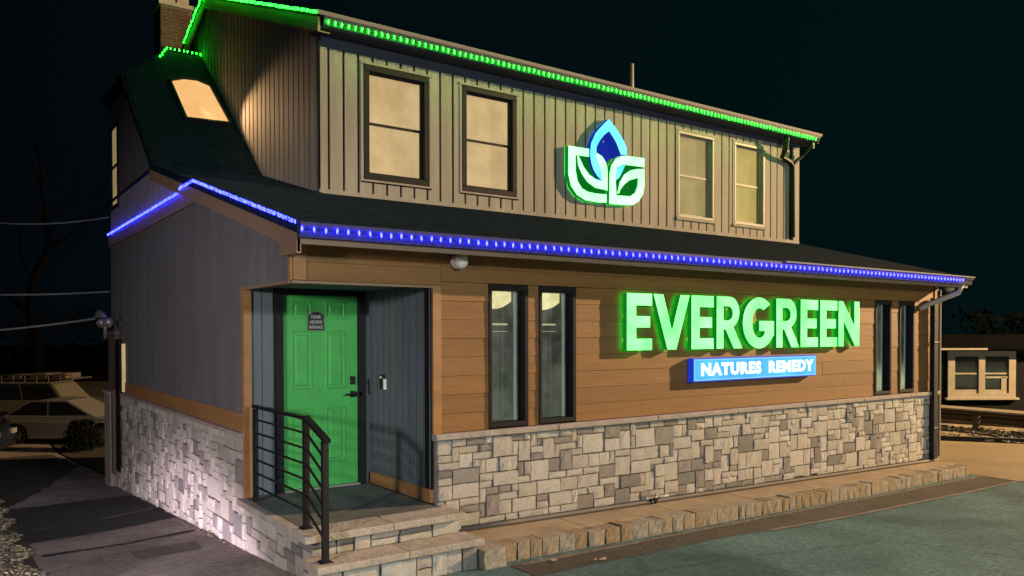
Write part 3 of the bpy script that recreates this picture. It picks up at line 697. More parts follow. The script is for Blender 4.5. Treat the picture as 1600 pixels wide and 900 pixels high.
# chimney and vent pipe
mb = MB(); mb.box(1.02, 1.60, 9.98, 10.55, 5.6, 8.20); ch = mb.build('chimney', M_mortar, bld)
z = 7.2; row = 0
mbk = MB()
while z < 8.16:
    for (f, L0) in (('f', 0), ('l', 1)):
        p = -.05 if row % 2 else -.15
        while p < .60:
            q0 = max(p, 0); q1 = min(p + .19, .58 if f == 'f' else .57)
            if q1 - q0 > .03:
                if f == 'f': mbk.box(1.02 + q0, 1.02 + q1, 9.965 + random.uniform(-.003, .003), 9.985, z, z + .058)
                else: mbk.box(1.005 + random.uniform(-.003, .003), 1.025, 9.98 + q0, 9.98 + q1, z, z + .058)
            p += .20
    z += .070; row += 1
mbk.build('brick_courses', M_brick, ch, kind='stuff')
mb = MB(); mb.box(.98, 1.64, 9.94, 10.59, 8.20, 8.28); mb.box(1.06, 1.3, 10.02, 10.5, 8.28, 8.6); mb.box(1.34, 1.56, 10.02, 10.5, 8.28, 8.55); mb.build('chimney_cap', M_ledge, ch)
mb = MB(); mb.tube([(10.95, 7.0, 7.2), (10.95, 7.0, 8.14)], .05, 12); mb.build('vent_pipe', M_tanpaint, bld, smooth=True)
# downspouts and other trim at the corners
mb = MB(); mb.tube([(11.20, 2.86, 5.60), (11.22, 2.9, 5.40), (11.30, 3.04, 5.25), (11.62, 3.08, 5.19), (11.72, 3.09, 5.10), (11.74, 3.09, 3.66)], .05, 8)
mb.tube([(12.06, 2.86, 5.55), (11.98, 3.02, 5.36), (11.82, 3.07, 5.24), (11.73, 3.09, 5.14)], .035, 8)
mb.build('downspout', M_black, bld)['label'] = 'black downspout with forked top beside the right end of the dormer'
mb = MB(); mb.box(11.06, 11.20, -.135, -.055, -.46, 2.27); mb.box(11.05, 11.21, -.145, -.05, 1.5, 1.53); mb.box(11.05, 11.21, -.145, -.05, .05, .08)
mb.build('downspout', M_black, bld, bevel=.01)['label'] = 'black downspout at the right corner of the ground floor'
mb = MB(); mb.tube([(11.40, -.42, 2.50), (11.36, -.38, 2.36), (11.0, -.10, 2.18), (10.72, -.06, 2.08)], .045, 8); mb.tube([(11.2, -.36, 2.46), (11.2, -.26, 2.42)], .07, 10)
mb.build('downspout', M_tanpaint, bld, smooth=True)['label'] = 'short tan elbow pipe under the right end of the gutter'
mb = MB(); mb.box(11.41, 11.45, -.06, -.03, -.45, 2.42); mb.build('corner_trim', M_cond, bld)

# stone base ------------------------------------------------------------
def ashlar(L, H, U=.088, V=.083, seed=1, clip=None):
    """random ashlar layout on a grid -> list (a, z, w, h)"""
    rs = random.Random(seed); nx = int(L / U); nz = int(round(H / V)); U = L / nx; V = H / nz
    used = [[False] * nx for _ in range(nz)]; out = []
    sizes = [(2, 1), (3, 1), (3, 2), (2, 2), (4, 2), (1, 2), (3, 2), (2, 2), (3, 1), (4, 2), (2, 3), (1, 1), (3, 3), (2, 2), (4, 3), (2, 3)]
    for j in range(nz):
        for i in range(nx):
            if used[j][i]: continue
            s = sizes[:]; rs.shuffle(s)
            for w, h in s + [(1, 1)]:
                if i + w > nx or j + h > nz: continue
                if any(used[j + b][i + a] for a in range(w) for b in range(h)): continue
                # avoid leaving single-cell slivers
                if w == 1 and h == 1 and rs.random() < .6 and i + 2 <= nx and not used[j][i + 1]: w = 2
                break
            for a in range(w):
                for b in range(h): used[j + b][i + a] = True
            out.append((i * U, j * V, w * U, h * V))
    return out
stones = []   # (area key, face, a, z, w, h)
CAMP = Vector(cam.location)
for a, z, w, h in ashlar(9.86, 1.14, .082, .076, seed=5):
    xx = 1.44 + a; zz = -.52 + z
    base = sz(xx) + .045
    if zz + h < base + .03: continue
    if zz < base: h -= base - zz; zz = base
    stones.append(('front', xx, zz, w, h))
for a, z, w, h in ashlar(7.95, 1.80, .084, .080, seed=9):
    yy = 1.40 + a; zz = -1.18 + z
    base = gz(0, yy) - .02
    if zz + h < base + .02: continue
    if zz < base - .1: h -= base - .1 - zz; zz = base - .1
    stones.append(('left', yy, zz, w, h))
for a, z, w, h in ashlar(1.84, .55, .092, .088, seed=11):   # under the landing
    yy = -.45 + a; zz = -.62 + z
    stones.append(('left', yy, zz, w, h))
def area(s):
    f, a, z, w, h = s
    p = Vector((a, 0, z)) if f == 'front' else Vector((0, a, z))
    d = CAMP - p; n = Vector((0, -1, 0)) if f == 'front' else Vector((-1, 0, 0))
    return w * h * max(0, d.normalized().dot(n)) / d.length_squared
stones.sort(key=area, reverse=True)
rs = random.Random(3)
wallF = MB(); wallF.mbox(F_front, 1.42, 11.32, -.75, .655, 0, .022); wallF = wallF.build('stone_wall', M_mortar, bld)
wl_ = MB(); wl_.mpoly(F_left, [(1.36, -.75), (9.35, -1.3), (9.35, .655), (1.36, .655)], 0, .022); wl_.mbox(F_left, -.46, 1.36, -.75, -.07, 0, .022); wallL = wl_.build('stone_wall', M_mortar, bld)
wallF['label'] = 'stone base under the plank front'; wallL['label'] = 'stone base along the side wall'
def pick():
    return rs.choices(STN, (6, 5, 4, 2, 2, 2, 1))[0]
rest = {'front': MB(), 'left': MB()}
for k, (f, a, z, w, h) in enumerate(stones):
    g = .0028
    dep = .030 + rs.uniform(0, .022); m = pick(); me = rs.choice(SB)
    if k < 298:
        if f == 'left': dep *= .6
        if f == 'front': place_block('stone', me, wallF, a + g, -.018, z + g, w - 2 * g, dep, h - 2 * g, m)
        else: place_block('stone', me, wallL, -.018, a + w - g, z + g, w - 2 * g, dep, h - 2 * g, m, 'left')
    else:
        B = rest[f]; base = len(B.v); mi = STN.index(m)
        for x, y, zz in [v.co for v in me.vertices]:
            aa = a + g + x * (w - 2 * g); d = .018 - y * dep; z2 = z + g + zz * (h - 2 * g)
            B.v.append((aa, -d, z2) if f == 'front' else (-d, aa, z2))
        for p in me.polygons: B.f.append(tuple(base + q for q in p.vertices)); B.mi.append(mi)
for f, par in (('front', wallF), ('left', wallL)):
    if rest[f].v: rest[f].build('small_stones', STN, par, kind='stuff')
# ledge stones
xs = [1.40, 2.95, 4.5, 6.0, 7.5, 9.0, 10.4, 11.36]
for x0, x1 in zip(xs, xs[1:]):
    mb = MB(); mb.chbox(F_front, x0, x1 - .004, .622, .684, 0, .095 + random.uniform(-.004, .004), .010); mb.build('sill_stone', M_ledge, wallF)
ys = [1.375, 2.8, 4.2, 5.6, 7.0, 8.25, 9.35]
for x0, x1 in zip(ys, ys[1:]):
    mb = MB(); mb.chbox(F_left, x0, x1 - .004, .622, .663, 0, .075, .008); mb.build('sill_stone', M_ledge, wallL)
# conduit along the wall foot
mb = MB(); mb.tube([(x, -.085, sz(x) + .028) for x in rng(1.55, 11.33, 12)],   .022, 8); mb.build('conduit', M_cond, bld, smooth=True)
# far-corner pilaster, dark conduit, jamb strip given a glow to look lit
mb = MB(); mb.mbox(F_left, 8.62, 9.36, .66, 1.72, 0, .07); mb.mbox(F_left, 8.62, 8.78, -.80, .70, .06, .12); mb.mbox(F_left, 8.5, 9.38, 1.66, 1.74, 0, .09); mb.build('pilaster', M_brownpost, bld, bevel=.004)
mb = MB(); mb.mbox(F_left, 8.22, 8.60, -.72, 1.60, 0.02, .075); mb.build('dark_conduit_board', M_frameD, bld)
mb = MB(); mb.mbox(F_left, 7.95, 8.06, .70, 1.52, .02, .06); mb.build('jamb_glow_strip', M_strip, bld)
mb = MB(); mb.mbox(F_left, 8.85, 9.45, -1.15, .62, .05, .13); mb.mbox(F_left, 8.80, 9.50, .60, .66, .03, .16); mb.build('pilaster_base', M_ledge, bld, bevel=.01)

# ------------------------------------------------------------------ entrance steps
steps = thing('entrance_steps', (.65, -.3, -.47), 'stone faced entrance steps with pale treads below the green door', 'steps')
mb = MB(); mb.box(-.02, 1.395, -.44, 1.36, -.6, -.068); mb.box(-.02, 1.43, -.71, -.43, -.65, -.262); core = mb.build('core', M_mortar, steps)
def TB(a0, a1, y0, y1, z0, z1, name, m, jit=.004):
    mb = MB(); mb.box(a0, a1, y0, y1, z0, z1); return mb.build(name, m, steps, bevel=.009)
TB(-.115, .70, -.545, -.20, -.066, 0, 'tread', M_slab); TB(.703, 1.45, -.545, -.20, -.066, 0, 'tread', M_slab)
TB(-.115, -.02, -.197, 1.35, -.066, 0, 'tread_edge', M_slab); TB(1.403, 1.50, -.197, -.06, -.066, -.002, 'tread_edge', M_slab)
TB(-.017, 1.37, -.197, 1.40, -.066, -.004, 'porch_slab', M_inlay)
TB(-.115, .72, -.80, -.46, -.262, -.20, 'tread', M_slab); TB(.723, 1.50, -.80, -.46, -.262, -.20, 'tread', M_slab)
def riser(y, z0, z1, a0, a1, seed):
    rs2 = random.Random(seed); a = a0
    while a < a1 - .02:
        w = min(rs2.choice((.16, .22, .28, .34)), a1 - a); two = rs2.random() < .35 and z1 - z0 > .12
        if a1 - a - w < .1: w = a1 - a
        zs = [(z0, z1)] if not two else [(z0, (z0 + z1) / 2), ((z0 + z1) / 2, z1)]
        for q0, q1 in zs:
            place_block('riser_stone', rs2.choice(SB), steps, a + .004, y, q0 + .004, w - .008, .045 + rs2.uniform(0, .02), q1 - q0 - .008, rs2.choices(STN, (5, 4, 5, 3, 2, 1, 1))[0])
        a += w
riser(-.44, -.198, -.068, -.035, 1.42, 4); riser(-.71, -.50, -.264, -.035, 1.45, 6)
for k in range(1): pass
z = -.62
for q0, q1, y0, y1 in ((-.62, -.44, -.72, -.46), (-.44, -.264, -.74, -.58), (-.44, -.264, -.575, -.455)):
    place_block('side_stone', SB[k], steps, -.018, y1 - .004, q0 + .004, y1 - y0 - .008, .05, q1 - q0 - .008, STN[2], 'left')
# two little stones where the landing meets the wall
place_block('riser_stone', SB[2], steps, 1.40, -.30, -.20, .10, .10, .12, STN[0])

# ------------------------------------------------------------------ hand rail
rail = thing('handrail', (.0, -.24, 0), 'black metal handrail with thin bars beside the entrance steps', 'railing')
def bar(name, p, q, w, h=None, parent=None):
    p = Vector(p); q = Vector(q); t = (q - p).normalized(); u = Vector((0, 0, 1)) if abs(t.z) < .8 else Vector((0, 1, 0))
    a = t.cross(u).normalized(); b = a.cross(t).normalized(); h = h or w
    mb = MB(); c = [(-1, -1), (1, -1), (1, 1), (-1, 1)]
    mb.prism([p + a * i * w / 2 + b * j * h / 2 for i, j in c], [q + a * i * w / 2 + b * j * h / 2 for i, j in c])
    return mb.build(name, M_black, parent or rail, bevel=.003)
PX = .01
P1 = (PX, -.245); P2 = (PX, -.66); P0 = (PX, 1.12)
bar('post', (*P1, 0), (*P1, .945), .052); bar('post', (*P2, -.20), (*P2, .80), .052); bar('post', (*P0, 0), (*P0, .93), .045)
bar('top_rail', (PX, 1.18, .955), (PX, P1[1] - .02, .955), .045, .03); bar('top_rail', (PX, P1[1] + .01, .965), (PX, P2[1] - .06, .805), .06, .035)
for k in range(6):
    z = .825 - k * .135
    bar('rail_bar', (PX, 1.1, z), (PX, P1[1] + .03, z), .018)
    bar('rail_bar', (PX, P1[1] - .02, z + .0), (PX, P2[1] + .02, z - .165), .018)
for p, z in ((P1, 0), (P2, -.20)):
    mb = MB(); mb.prism([(p[0] + sx * .055, p[1] + sy * .055, z) for sx, sy in ((-1, -1), (1, -1), (1, 1), (-1, 1))], [(p[0] + sx * .035, p[1] + sy * .035, z + .016) for sx, sy in ((-1, -1), (1, -1), (1, 1), (-1, 1))]); mb.build('base_plate', M_black, rail)

# ------------------------------------------------------------------ LED strings
def led_mesh(name, m, w, h, d):
    mb = MB(); seg = 8; rings = [(-.5, .3), (-.25, .8), (0, 1), (.25, .8), (.5, .3)]
    for t, s_ in rings:
        for k in range(seg):
            th = 2 * math.pi * k / seg; mb.v.append((math.cos(th) * w / 2 * s_, math.sin(th) * d / 2 * s_, t * h))
    for i in range(len(rings) - 1):
        for k in range(seg):
            j = (k + 1) % seg; mb.f.append((i * seg + k, i * seg + j, (i + 1) * seg + j, (i + 1) * seg + k)); mb.mi.append(0)
    mb.f.append(tuple(range(seg))[::-1]); mb.mi.append(0); mb.f.append(tuple(4 * seg + k for k in range(seg))); mb.mi.append(0)
    me = bpy.data.meshes.new(name); me.from_pydata(mb.v, [], mb.f); me.materials.append(m)
    for p in me.polygons: p.use_smooth = True
    return me
LB = led_mesh('led', M_blueled, .022, .046, .022); LG = led_mesh('led', M_greenled, .020, .056, .022)
M_blueled2 = emit('blue_led_lens_small', (.010, .013, 1.0), 50)
LBs = led_mesh('led', M_blueled2, .022, .034, .022); LGs = led_mesh('led', M_greenled, .022, .036, .024)
def led_string(label, path, step, me, cable_m, r=.006, tube_m=None):
    t = thing('led_light_string', path[0], label, 'string lights', 'LED strings outlining the roof')
    mb = MB(); mb.tube(path, r, 6); mb.build('cable', tube_m or cable_m, t)
    carry = 0
    for p, q in zip(path, path[1:]):
        p = Vector(p); q = Vector(q); L = (q - p).length; s_ = carry
        while s_ < L:
            c = p + (q - p) * (s_ / L)
            o = bpy.data.objects.new('led', me); COL.objects.link(o); o.parent = t; o.location = c - Vector(path[0]) + Vector((random.uniform(-.006, .006), 0, random.uniform(-.003, .003))); o.rotation_euler = (0, random.uniform(-.12, .12), 0)
            s_ += step
        carry = s_ - L
    return t
led_string('blue LED string along the long front gutter of the lower roof', [(-.12, EV - .105, 2.552), (11.24, EV - .105, 2.552)], .102, LB, M_black, .003)
led_string('green LED string along the upper roof edge above the emblem', [(1.49, 2.755, 5.655), (12.1, 2.755, 5.655)], .094, LG, M_black)
led_string('blue LED string climbing the rake above the entrance and running back along the side wall',
           [(-.135, -.40, rz(-.40) + .0), (-.135, 2.90, rz(2.90) + .0), (-.14, 3.02, 3.49), (-.14, 3.5, 3.49), (-.075, 3.9, 3.49), (-.062, 9.36, 3.51)], .055, LBs, M_black, .008, M_bluesoft)
led_string('green LED string following the sloping rake of the dormer roof',
           [(1.345, 2.80, dz_(2.8) - .02), (1.345, RY, RZ - .02), (1.345, 9.6, RZ - .46)], .07, LGs, M_black, .010, M_greensoft)
led_string('green LED string on the short ridge beside the brick chimney', [(.70, 8.52, st(8.52) + .02), (.86, 8.76, st(8.8) + .04), (DX - .04, 8.76, st(8.8) + .04)], .075, LGs, M_black, .010)

# ------------------------------------------------------------------ illuminated signs
def face_mat(name, c1, c2, s_):
    m = bpy.data.materials.new(name); m.use_nodes = True; n = m.node_tree.nodes; l = m.node_tree.links; b = n['Principled BSDF']
    t = n.new('ShaderNodeTexCoord'); nz = n.new('ShaderNodeTexNoise'); nz.inputs['Scale'].default_value = 2.6; nz.inputs['Detail'].default_value = 1
    l.new(t.outputs['Object'], nz.inputs['Vector']); r = n.new('ShaderNodeValToRGB')
    r.color_ramp.elements[0].color = (*c1, 1); r.color_ramp.elements[1].color = (*c2, 1); r.color_ramp.elements[0].position = .35; r.color_ramp.elements[1].position = .68
    l.new(nz.outputs['Fac'], r.inputs[0]); l.new(r.outputs[0], b.inputs['Emission Color']); b.inputs['Emission Strength'].default_value = s_
    b.inputs['Base Color'].default_value = (.05, .1, .05, 1); b.inputs['Roughness'].default_value = .8; b.inputs['Specular IOR Level'].default_value = .1; return m
M_letter = face_mat('green_letter_face', (.085, .88, .12), (.17, 1.0, .21), 3.0)
M_haloG = emit('green_halo', (.003, 1.0, .04), 3.6)
M_haloG2 = emit('emblem_green_halo', (.004, 1.0, .05), 9)
M_haloB2 = emit('emblem_blue_halo', (.01, .12, 1.0), 6)
M_haloB = emit('blue_halo', (.01, .10, 1.0), 3)
M_return = emit('green_letter_return', (.003, .15, .012), 1.1)
M_emblem = face_mat('pale_green_emblem_face', (.20, .95, .26), (.28, 1.0, .33), 3.0)
M_embret = emit('green_emblem_return', (.003, .18, .02), 1.0)
M_cyan = face_mat('cyan_emblem_face', (.02, .40, .52), (.09, .42, .52), 2.4)
M_cyanret = emit('blue_emblem_return', (.004, .025, .24), 1.0)
M_plateG = mat('green_backing_plate', (.004, .03, .006), .9, emis=(.002, .15, .014), estr=.9, spec=0)
M_plateT = mat('teal_backing_plate', (.01, .10, .06), .4, emis=(.004, .13, .10), estr=.8)
M_plateB = mat('navy_backing_plate', (.004, .008, .04), .9, emis=(.006, .018, .30), estr=1.0, spec=0)
GL = {
 'E': [[(0, 0), (1, 0), (1, .20), (.36, .20), (.36, .40), (.92, .40), (.92, .60), (.36, .60), (.36, .79), (1, .79), (1, 1), (0, 1)]],
 'V': [[(.38, 0), (.62, 0), (1, 1), (.74, 1), (.50, .34), (.26, 1), (0, 1)]],
 'N': [[(0, 0), (.24, 0), (.24, .56), (.80, 0), (1, 0), (1, 1), (.76, 1), (.76, .46), (.20, 1), (0, 1)]],
}
def arc(cx, cz, rx, rz_, t0, t1, n=14): return [(cx + rx * math.cos(R(t0 + (t1 - t0) * k / n)), cz + rz_ * math.sin(R(t0 + (t1 - t0) * k / n))) for k in range(n + 1)]
GL['R'] = [[(0, 0), (.27, 0), (.27, .37), (.36, .37), (.70, 0), (1.06, 0), (.68, .42)] + arc(.55, .705, .37, .295, -55, 90, 12) + [(0, 1)],
           [(.27, .545), (.27, .82)] + arc(.46, .6825, .20, .1375, 90, -90, 10)]
GL['G'] = [arc(.52, .5, .52, .51, 48, 318, 26) + [(1.0, .26), (1.0, .54), (.52, .54), (.52, .34), (.70, .34)] + arc(.53, .5, .24, .30, -45, -300, 22)[0:]]
sign = thing('letter_sign', (6.4, -.08, 1.48), 'large glowing green capital letters EVERGREEN on the plank front', 'sign')
XL = [(3.946, 4.358), (4.386, 5.018), (5.053, 5.468), (5.529, 6.04), (6.049, 6.71), (6.767, 7.286), (7.323, 7.735), (7.794, 8.218), (8.26, 8.804)]
for chx, (x0, x1) in zip('EVERGREEN', XL):
    loops = GL[chx]; z0, z1 = 1.485, 2.155
    w = x1 - x0
    if chx == 'R': w /= 1.06
    cv = [[(x0 + u * w, z0 + v * (z1 - z0)) for u, v in lp] for lp in loops]
    mb = MB()
    if len(cv) == 1:
        P = cv[0]; mb.prism([(x, -.056, z) for x, z in P], [(x, -.122, z) for x, z in P], side_mi=1, back_mi=2)
    else:   # R: join the counter to the outline with a bridge cut
        O, H = cv; k = len(O) - 1   # last outline point is the top left corner
        best = min(range(len(O)), key=lambda i: (Vector(O[i]) - Vector(H[0])).length)
        P = O[:best + 1] + H + [H[0]] + O[best:]
        i = len(mb.v); n = len(P)
        mb.v += [(x, -.075, z) for x, z in P] + [(x, -.130, z) for x, z in P]
        from mathutils.geometry import tessellate_polygon
        allp = O + H; tri = tessellate_polygon([[Vector((x, z, 0)) for x, z in O], [Vector((x, z, 0)) for x, z in H]])
        mb.v = [(x, -.056, z) for x, z in allp] + [(x, -.122, z) for x, z in allp]; mb.f = []; mb.mi = []
        N = len(allp)
        for t3 in tri:
            mb.f.append(tuple(t3)[::-1]); mb.mi.append(2); mb.f.append(tuple(q + N for q in t3)); mb.mi.append(0)
        for lp0, ln in ((0, len(O)), (len(O), len(H))):
            for q in range(ln):
                j = (q + 1) % ln; mb.f.append((lp0 + q, lp0 + j, lp0 + N + j, lp0 + N + q)); mb.mi.append(1)
    o = mb.build('letter', [M_letter, M_return, M_haloG], sign); o['label'] = 'letter ' + chx
    mb = MB(); cxm = (x0 + x1) / 2
    mb.tube([(cxm - .1 if chx == 'V' else x0 + .05, -.0, 2.08), (cxm - .1 if chx == 'V' else x0 + .05, -.086, 2.08)], .006, 6); mb.build('stand_off', M_galv, sign)
# cabinet sign
cab = thing('cabinet_sign', (6.4, -.05, 1.07), 'small glowing blue cabinet sign reading NATURES REMEDY in white', 'sign')
M_blueface = face_mat('blue_cabinet_face', (.012, .17, .46), (.024, .25, .50), 2.3)
mb = MB(); mb.box(5.09, 7.70, -.115, -.030, 1.068, 1.369); mb.build('cabinet', mat('blue_cabinet_side', (.02, .06, .3), .4, emis=(.01, .04, .6), estr=.7), cab)
mb = MB(); mb.box(5.105, 7.685, -.119, -.113, 1.083, 1.354); mb.build('face', M_blueface, cab)
def text(body, size, loc, rot, m, parent, name, ext=.002, off=.0, sx=1.0, align='CENTER', space=1.0):
    c = bpy.data.curves.new('t', 'FONT'); c.body = body; c.size = size; c.extrude = ext; c.offset = off; c.align_x = align; c.align_y = 'CENTER'; c.space_character = space; c.resolution_u = 3
    o = bpy.data.objects.new('t', c); COL.objects.link(o); bpy.context.view_layer.update()
    me = bpy.data.meshes.new_from_object(o.evaluated_get(bpy.context.evaluated_depsgraph_get())); bpy.data.objects.remove(o)
    me.materials.clear(); me.materials.append(m)
    ob = bpy.data.objects.new(name, me); COL.objects.link(ob); ob.parent = parent; ob.location = Vector(loc) - ORG[parent.name]; ob.rotation_euler = rot; ob.scale = (sx, 1, 1)
    return ob
M_wtext = emit('white_lit_lettering', (.75, .98, 1.0), 1.6)
text('NATURES', .205, (5.83, -.122, 1.215), (R(90), 0, 0), M_wtext, cab, 'lettering', .002, .011, 1.22, space=1.16)['label'] = 'white lettering NATURES'
text('REMEDY', .205, (7.10, -.122, 1.215), (R(90), 0, 0), M_wtext, cab, 'lettering', .002, .011, 1.20, space=1.14)['label'] = 'white lettering REMEDY'
M_rim = emit('light_cyan_rim', (.10, .42, .80), 1.4)
mb = MB()
for q in ((5.105, 7.685, 1.083, 1.096), (5.105, 7.685, 1.341, 1.354), (5.105, 5.118, 1.096, 1.341), (7.672, 7.685, 1.096, 1.341)): mb.mbox(F_front, *q, .119, .123)
mb.build('rim', M_rim, cab)
# emblem
emb = thing('emblem_sign', (6.55, 3.10, 3.86), 'glowing leaf and droplet emblem in green and blue on the dormer wall', 'sign')
EM = dict(
left=[(5.693, 4.712), (6.132, 4.719), (6.133, 4.59), (5.842, 4.582), (5.845, 4.455), (5.848, 4.318), (5.887, 4.166), (5.978, 4.057), (6.109, 4.012), (6.295, 4.001), (6.524, 4.011), (6.525, 3.87), (6.295, 3.861), (6.057, 3.868), (5.875, 3.938), (5.747, 4.072), (5.69, 4.26)],
leftin=[(5.878, 4.581), (5.904, 4.423), (5.982, 4.295), (6.095, 4.179), (6.268, 4.099), (6.551, 4.079), (6.549, 4.422), (6.508, 4.548), (6.426, 4.633), (6.305, 4.677), (6.305, 4.573), (6.359, 4.48), (6.4, 4.384), (6.423, 4.226), (6.28, 4.24), (6.134, 4.303), (6.016, 4.417), (5.924, 4.563)],
right=[(7.407, 4.725), (7.008, 4.715), (6.867, 4.696), (6.727, 4.627), (6.631, 4.513), (6.591, 4.367), (6.58, 3.859), (6.899, 3.869), (7.127, 3.89), (7.271, 3.967), (7.373, 4.102), (7.41, 4.253), (7.408, 4.536), (7.239, 4.52), (7.066, 4.474), (6.925, 4.385), (6.827, 4.251), (6.767, 4.05), (6.803, 4.054), (6.842, 4.13), (6.926, 4.221), (7.039, 4.302), (7.254, 4.372), (7.246, 4.235), (7.183, 4.104), (7.069, 4.034), (6.745, 4.017), (6.729, 4.261), (6.729, 4.362), (6.77, 4.49), (6.896, 4.556), (7.009, 4.56), (7.408, 4.572)],
blue=[(6.567, 5.274), (6.397, 5.126), (6.263, 4.986), (6.171, 4.814), (6.146, 4.632), (6.173, 4.496), (6.226, 4.383), (6.307, 4.293), (6.396, 4.229), (6.406, 4.305), (6.379, 4.422), (6.324, 4.515), (6.286, 4.63), (6.291, 4.771), (6.358, 4.88), (6.451, 4.984), (6.568, 5.072), (6.643, 5.002), (6.74, 4.894), (6.839, 4.713), (6.985, 4.732), (6.973, 4.865), (6.893, 4.977), (6.78, 5.103), (6.669, 5.198)],
blue2=[(6.729, 4.261), (6.723, 4.362), (6.756, 4.447), (6.84, 4.529), (6.958, 4.558), (6.896, 4.444), (6.827, 4.333)])
PL = dict(L=[(5.719, 4.696), (6.132, 4.699), (6.345, 4.674), (6.536, 4.481), (6.543, 4.037), (6.511, 3.882), (6.057, 3.888), (5.746, 4.091), (5.715, 4.263)],
R=[(7.384, 4.701), (6.895, 4.679), (6.673, 4.539), (6.618, 4.37), (6.607, 3.871), (7.127, 3.911), (7.358, 4.122), (7.386, 4.251)],
B=[(6.567, 5.233), (6.343, 5.028), (6.198, 4.818), (6.172, 4.635), (6.213, 4.441), (6.374, 4.261), (6.617, 4.613), (6.957, 4.739), (6.945, 4.861), (6.781, 5.083)])
for nm, d0, d1, m, ms in (('left', .036, .125, M_emblem, M_embret), ('leftin', .037, .121, M_emblem, M_embret), ('right', .036, .125, M_emblem, M_embret), ('blue', .038, .134, M_cyan, M_cyanret), ('blue2', .081, .117, M_cyan, M_cyanret)):
    mb = MB(); mb.prism([(x, DY - d0, z) for x, z in EM[nm]], [(x, DY - d1, z) for x, z in EM[nm]], side_mi=1, back_mi=2)
    o = mb.build('emblem_stroke', [m, ms, M_haloB2 if 'blue' in nm else M_haloG2], emb); o['label'] = {'left': 'outer stroke of the left leaf', 'leftin': 'inner stroke of the left leaf', 'right': 'stroke of the right leaf', 'blue': 'cyan droplet outline', 'blue2': 'small cyan tip of the droplet'}[nm]
for nm, d, m in (('L', .060, M_plateG), ('R', .062, M_plateG), ('B', .052, M_plateB)):
    mb = MB(); mb.prism([(x, DY - d, z) for x, z in PL[nm]], [(x, DY - d - .012, z) for x, z in PL[nm]]); mb.build('backing_plate', m, emb)
mb = MB()
for x, z in ((6.0, 4.5), (6.9, 4.5), (6.5, 4.9)): mb.tube([(x, DY, z), (x, DY - .07, z)], .01, 6)
mb.build('stand_off', M_galv, emb)

# ------------------------------------------------------------------ small fixtures
def uv_sphere(mb, c, r, sx=1, sy=1, sz_=1, seg=16, ring=10):
    i = len(mb.v); c = Vector(c)
    for j in range(ring + 1):
        ph = math.pi * j / ring
        for k in range(seg):
            th = 2 * math.pi * k / seg; mb.v.append((c.x + r * sx * math.sin(ph) * math.cos(th), c.y + r * sy * math.sin(ph) * math.sin(th), c.z + r * sz_ * math.cos(ph)))
    for j in range(ring):
        for k in range(seg):
            w = (k + 1) % seg; mb.f.append((i + j * seg + k, i + j * seg + w, i + (j + 1) * seg + w, i + (j + 1) * seg + k)); mb.mi.append(0)
cam_t = thing('dome_camera', (1.68, -.02, 2.42), 'round white dome camera under the eave left of the tall windows', 'camera')
mb = MB(); mb.tube([(1.68, -.022, 2.41), (1.68, -.06, 2.41)], .075, 16); mb.build('mount', M_white, cam_t, smooth=True)
mb = MB(); uv_sphere(mb, (1.68, -.10, 2.41), .078); mb.build('dome', M_white, cam_t, smooth=True)
ic = thing('intercom', (1.4, 1.058, 1.07), 'small black and white intercom on the grey siding beside the door', 'intercom')
mb = MB(); mb.chbox(F_alc, 1.02, 1.10, 1.075, 1.235, .0, .03, .006); mb.build('body', M_black, ic)
mb = MB(); mb.chbox(F_alc, .985, 1.018, 1.075, 1.19, .0, .028, .004); mb.build('side_plate', M_white, ic)
mb = MB(); uv_sphere(mb, F_alc(1.06, 1.205, .03), .014, seg=10, ring=6); mb.build('lens', M_white, ic)
pq = thing('door_plaque', (.754, 1.392, 1.716), 'small black plaque with a domed top on the green door', 'sign')
P = [(.656, 1.716), (.852, 1.716), (.852, 1.90), (.82, 1.905), (.79, 1.925), (.754, 1.935), (.718, 1.925), (.688, 1.905), (.656, 1.90)]
mb = MB(); mb.mpoly(F_back, P, .011, .017); mb.build('border', mat('plaque_border', (.20, .22, .20), .6), pq)
c_ = (.754, 1.82); mb = MB(); mb.mpoly(F_back, [(c_[0] + (x - c_[0]) * .92, c_[1] + (z - c_[1]) * .93) for x, z in P], .017, .020); mb.build('plate', mat('plaque_black', (.012, .02, .014), .4), pq)
M_plt = mat('plaque_lettering', (.42, .42, .40), .6, spec=.2)
for t_, zz in (('PLEASE', 1.868), ('USE REAR', 1.812), ('ENTRANCE', 1.756)):
    text(t_, .046, (.754, 1.4 - .022, zz), (R(90), 0, 0), M_plt, pq, 'lettering', .0006, .0012, {'PLEASE': .75, 'USE REAR': .72, 'ENTRANCE': .66}[t_])['label'] = 'lettering ' + t_
# twin floodlight and service head at the far corner
fl = thing('twin_floodlight', (-.06, 8.3, 1.86), 'unlit grey twin head floodlight high on the far end of the side wall', 'floodlight')
mb = MB(); mb.mbox(F_left, 8.25, 8.42, 1.80, 1.92, .02, .07); mb.build('mount', M_galv, fl)
for yy in (8.0, 8.75):
    mb = MB(); mb.tube([(-.06, 8.33, 1.87), (-.16, (yy + 8.33) / 2, 1.92), (-.18, yy, 1.93)], .02, 6); mb.tube([(-.18, yy + .06, 1.96), (-.25, yy - .05, 1.90), (-.30, yy - .12, 1.86)], .05, 10, rs=[.03, .065, .08]); mb.build('lamp_head', M_galv, fl, smooth=True)
sh = thing('service_head', (-.05, 9.36, 1.95), 'grey cable service head at the far corner of the side wall', 'cable head')
mb = MB(); mb.tube([(-.12, 9.3, 1.6), (-.12, 9.3, 2.0), (-.18, 9.42, 2.06), (-.22, 9.55, 2.0)], .06, 8, rs=[.03, .05, .08, .06]); mb.build('hood', M_galv, sh, smooth=True)
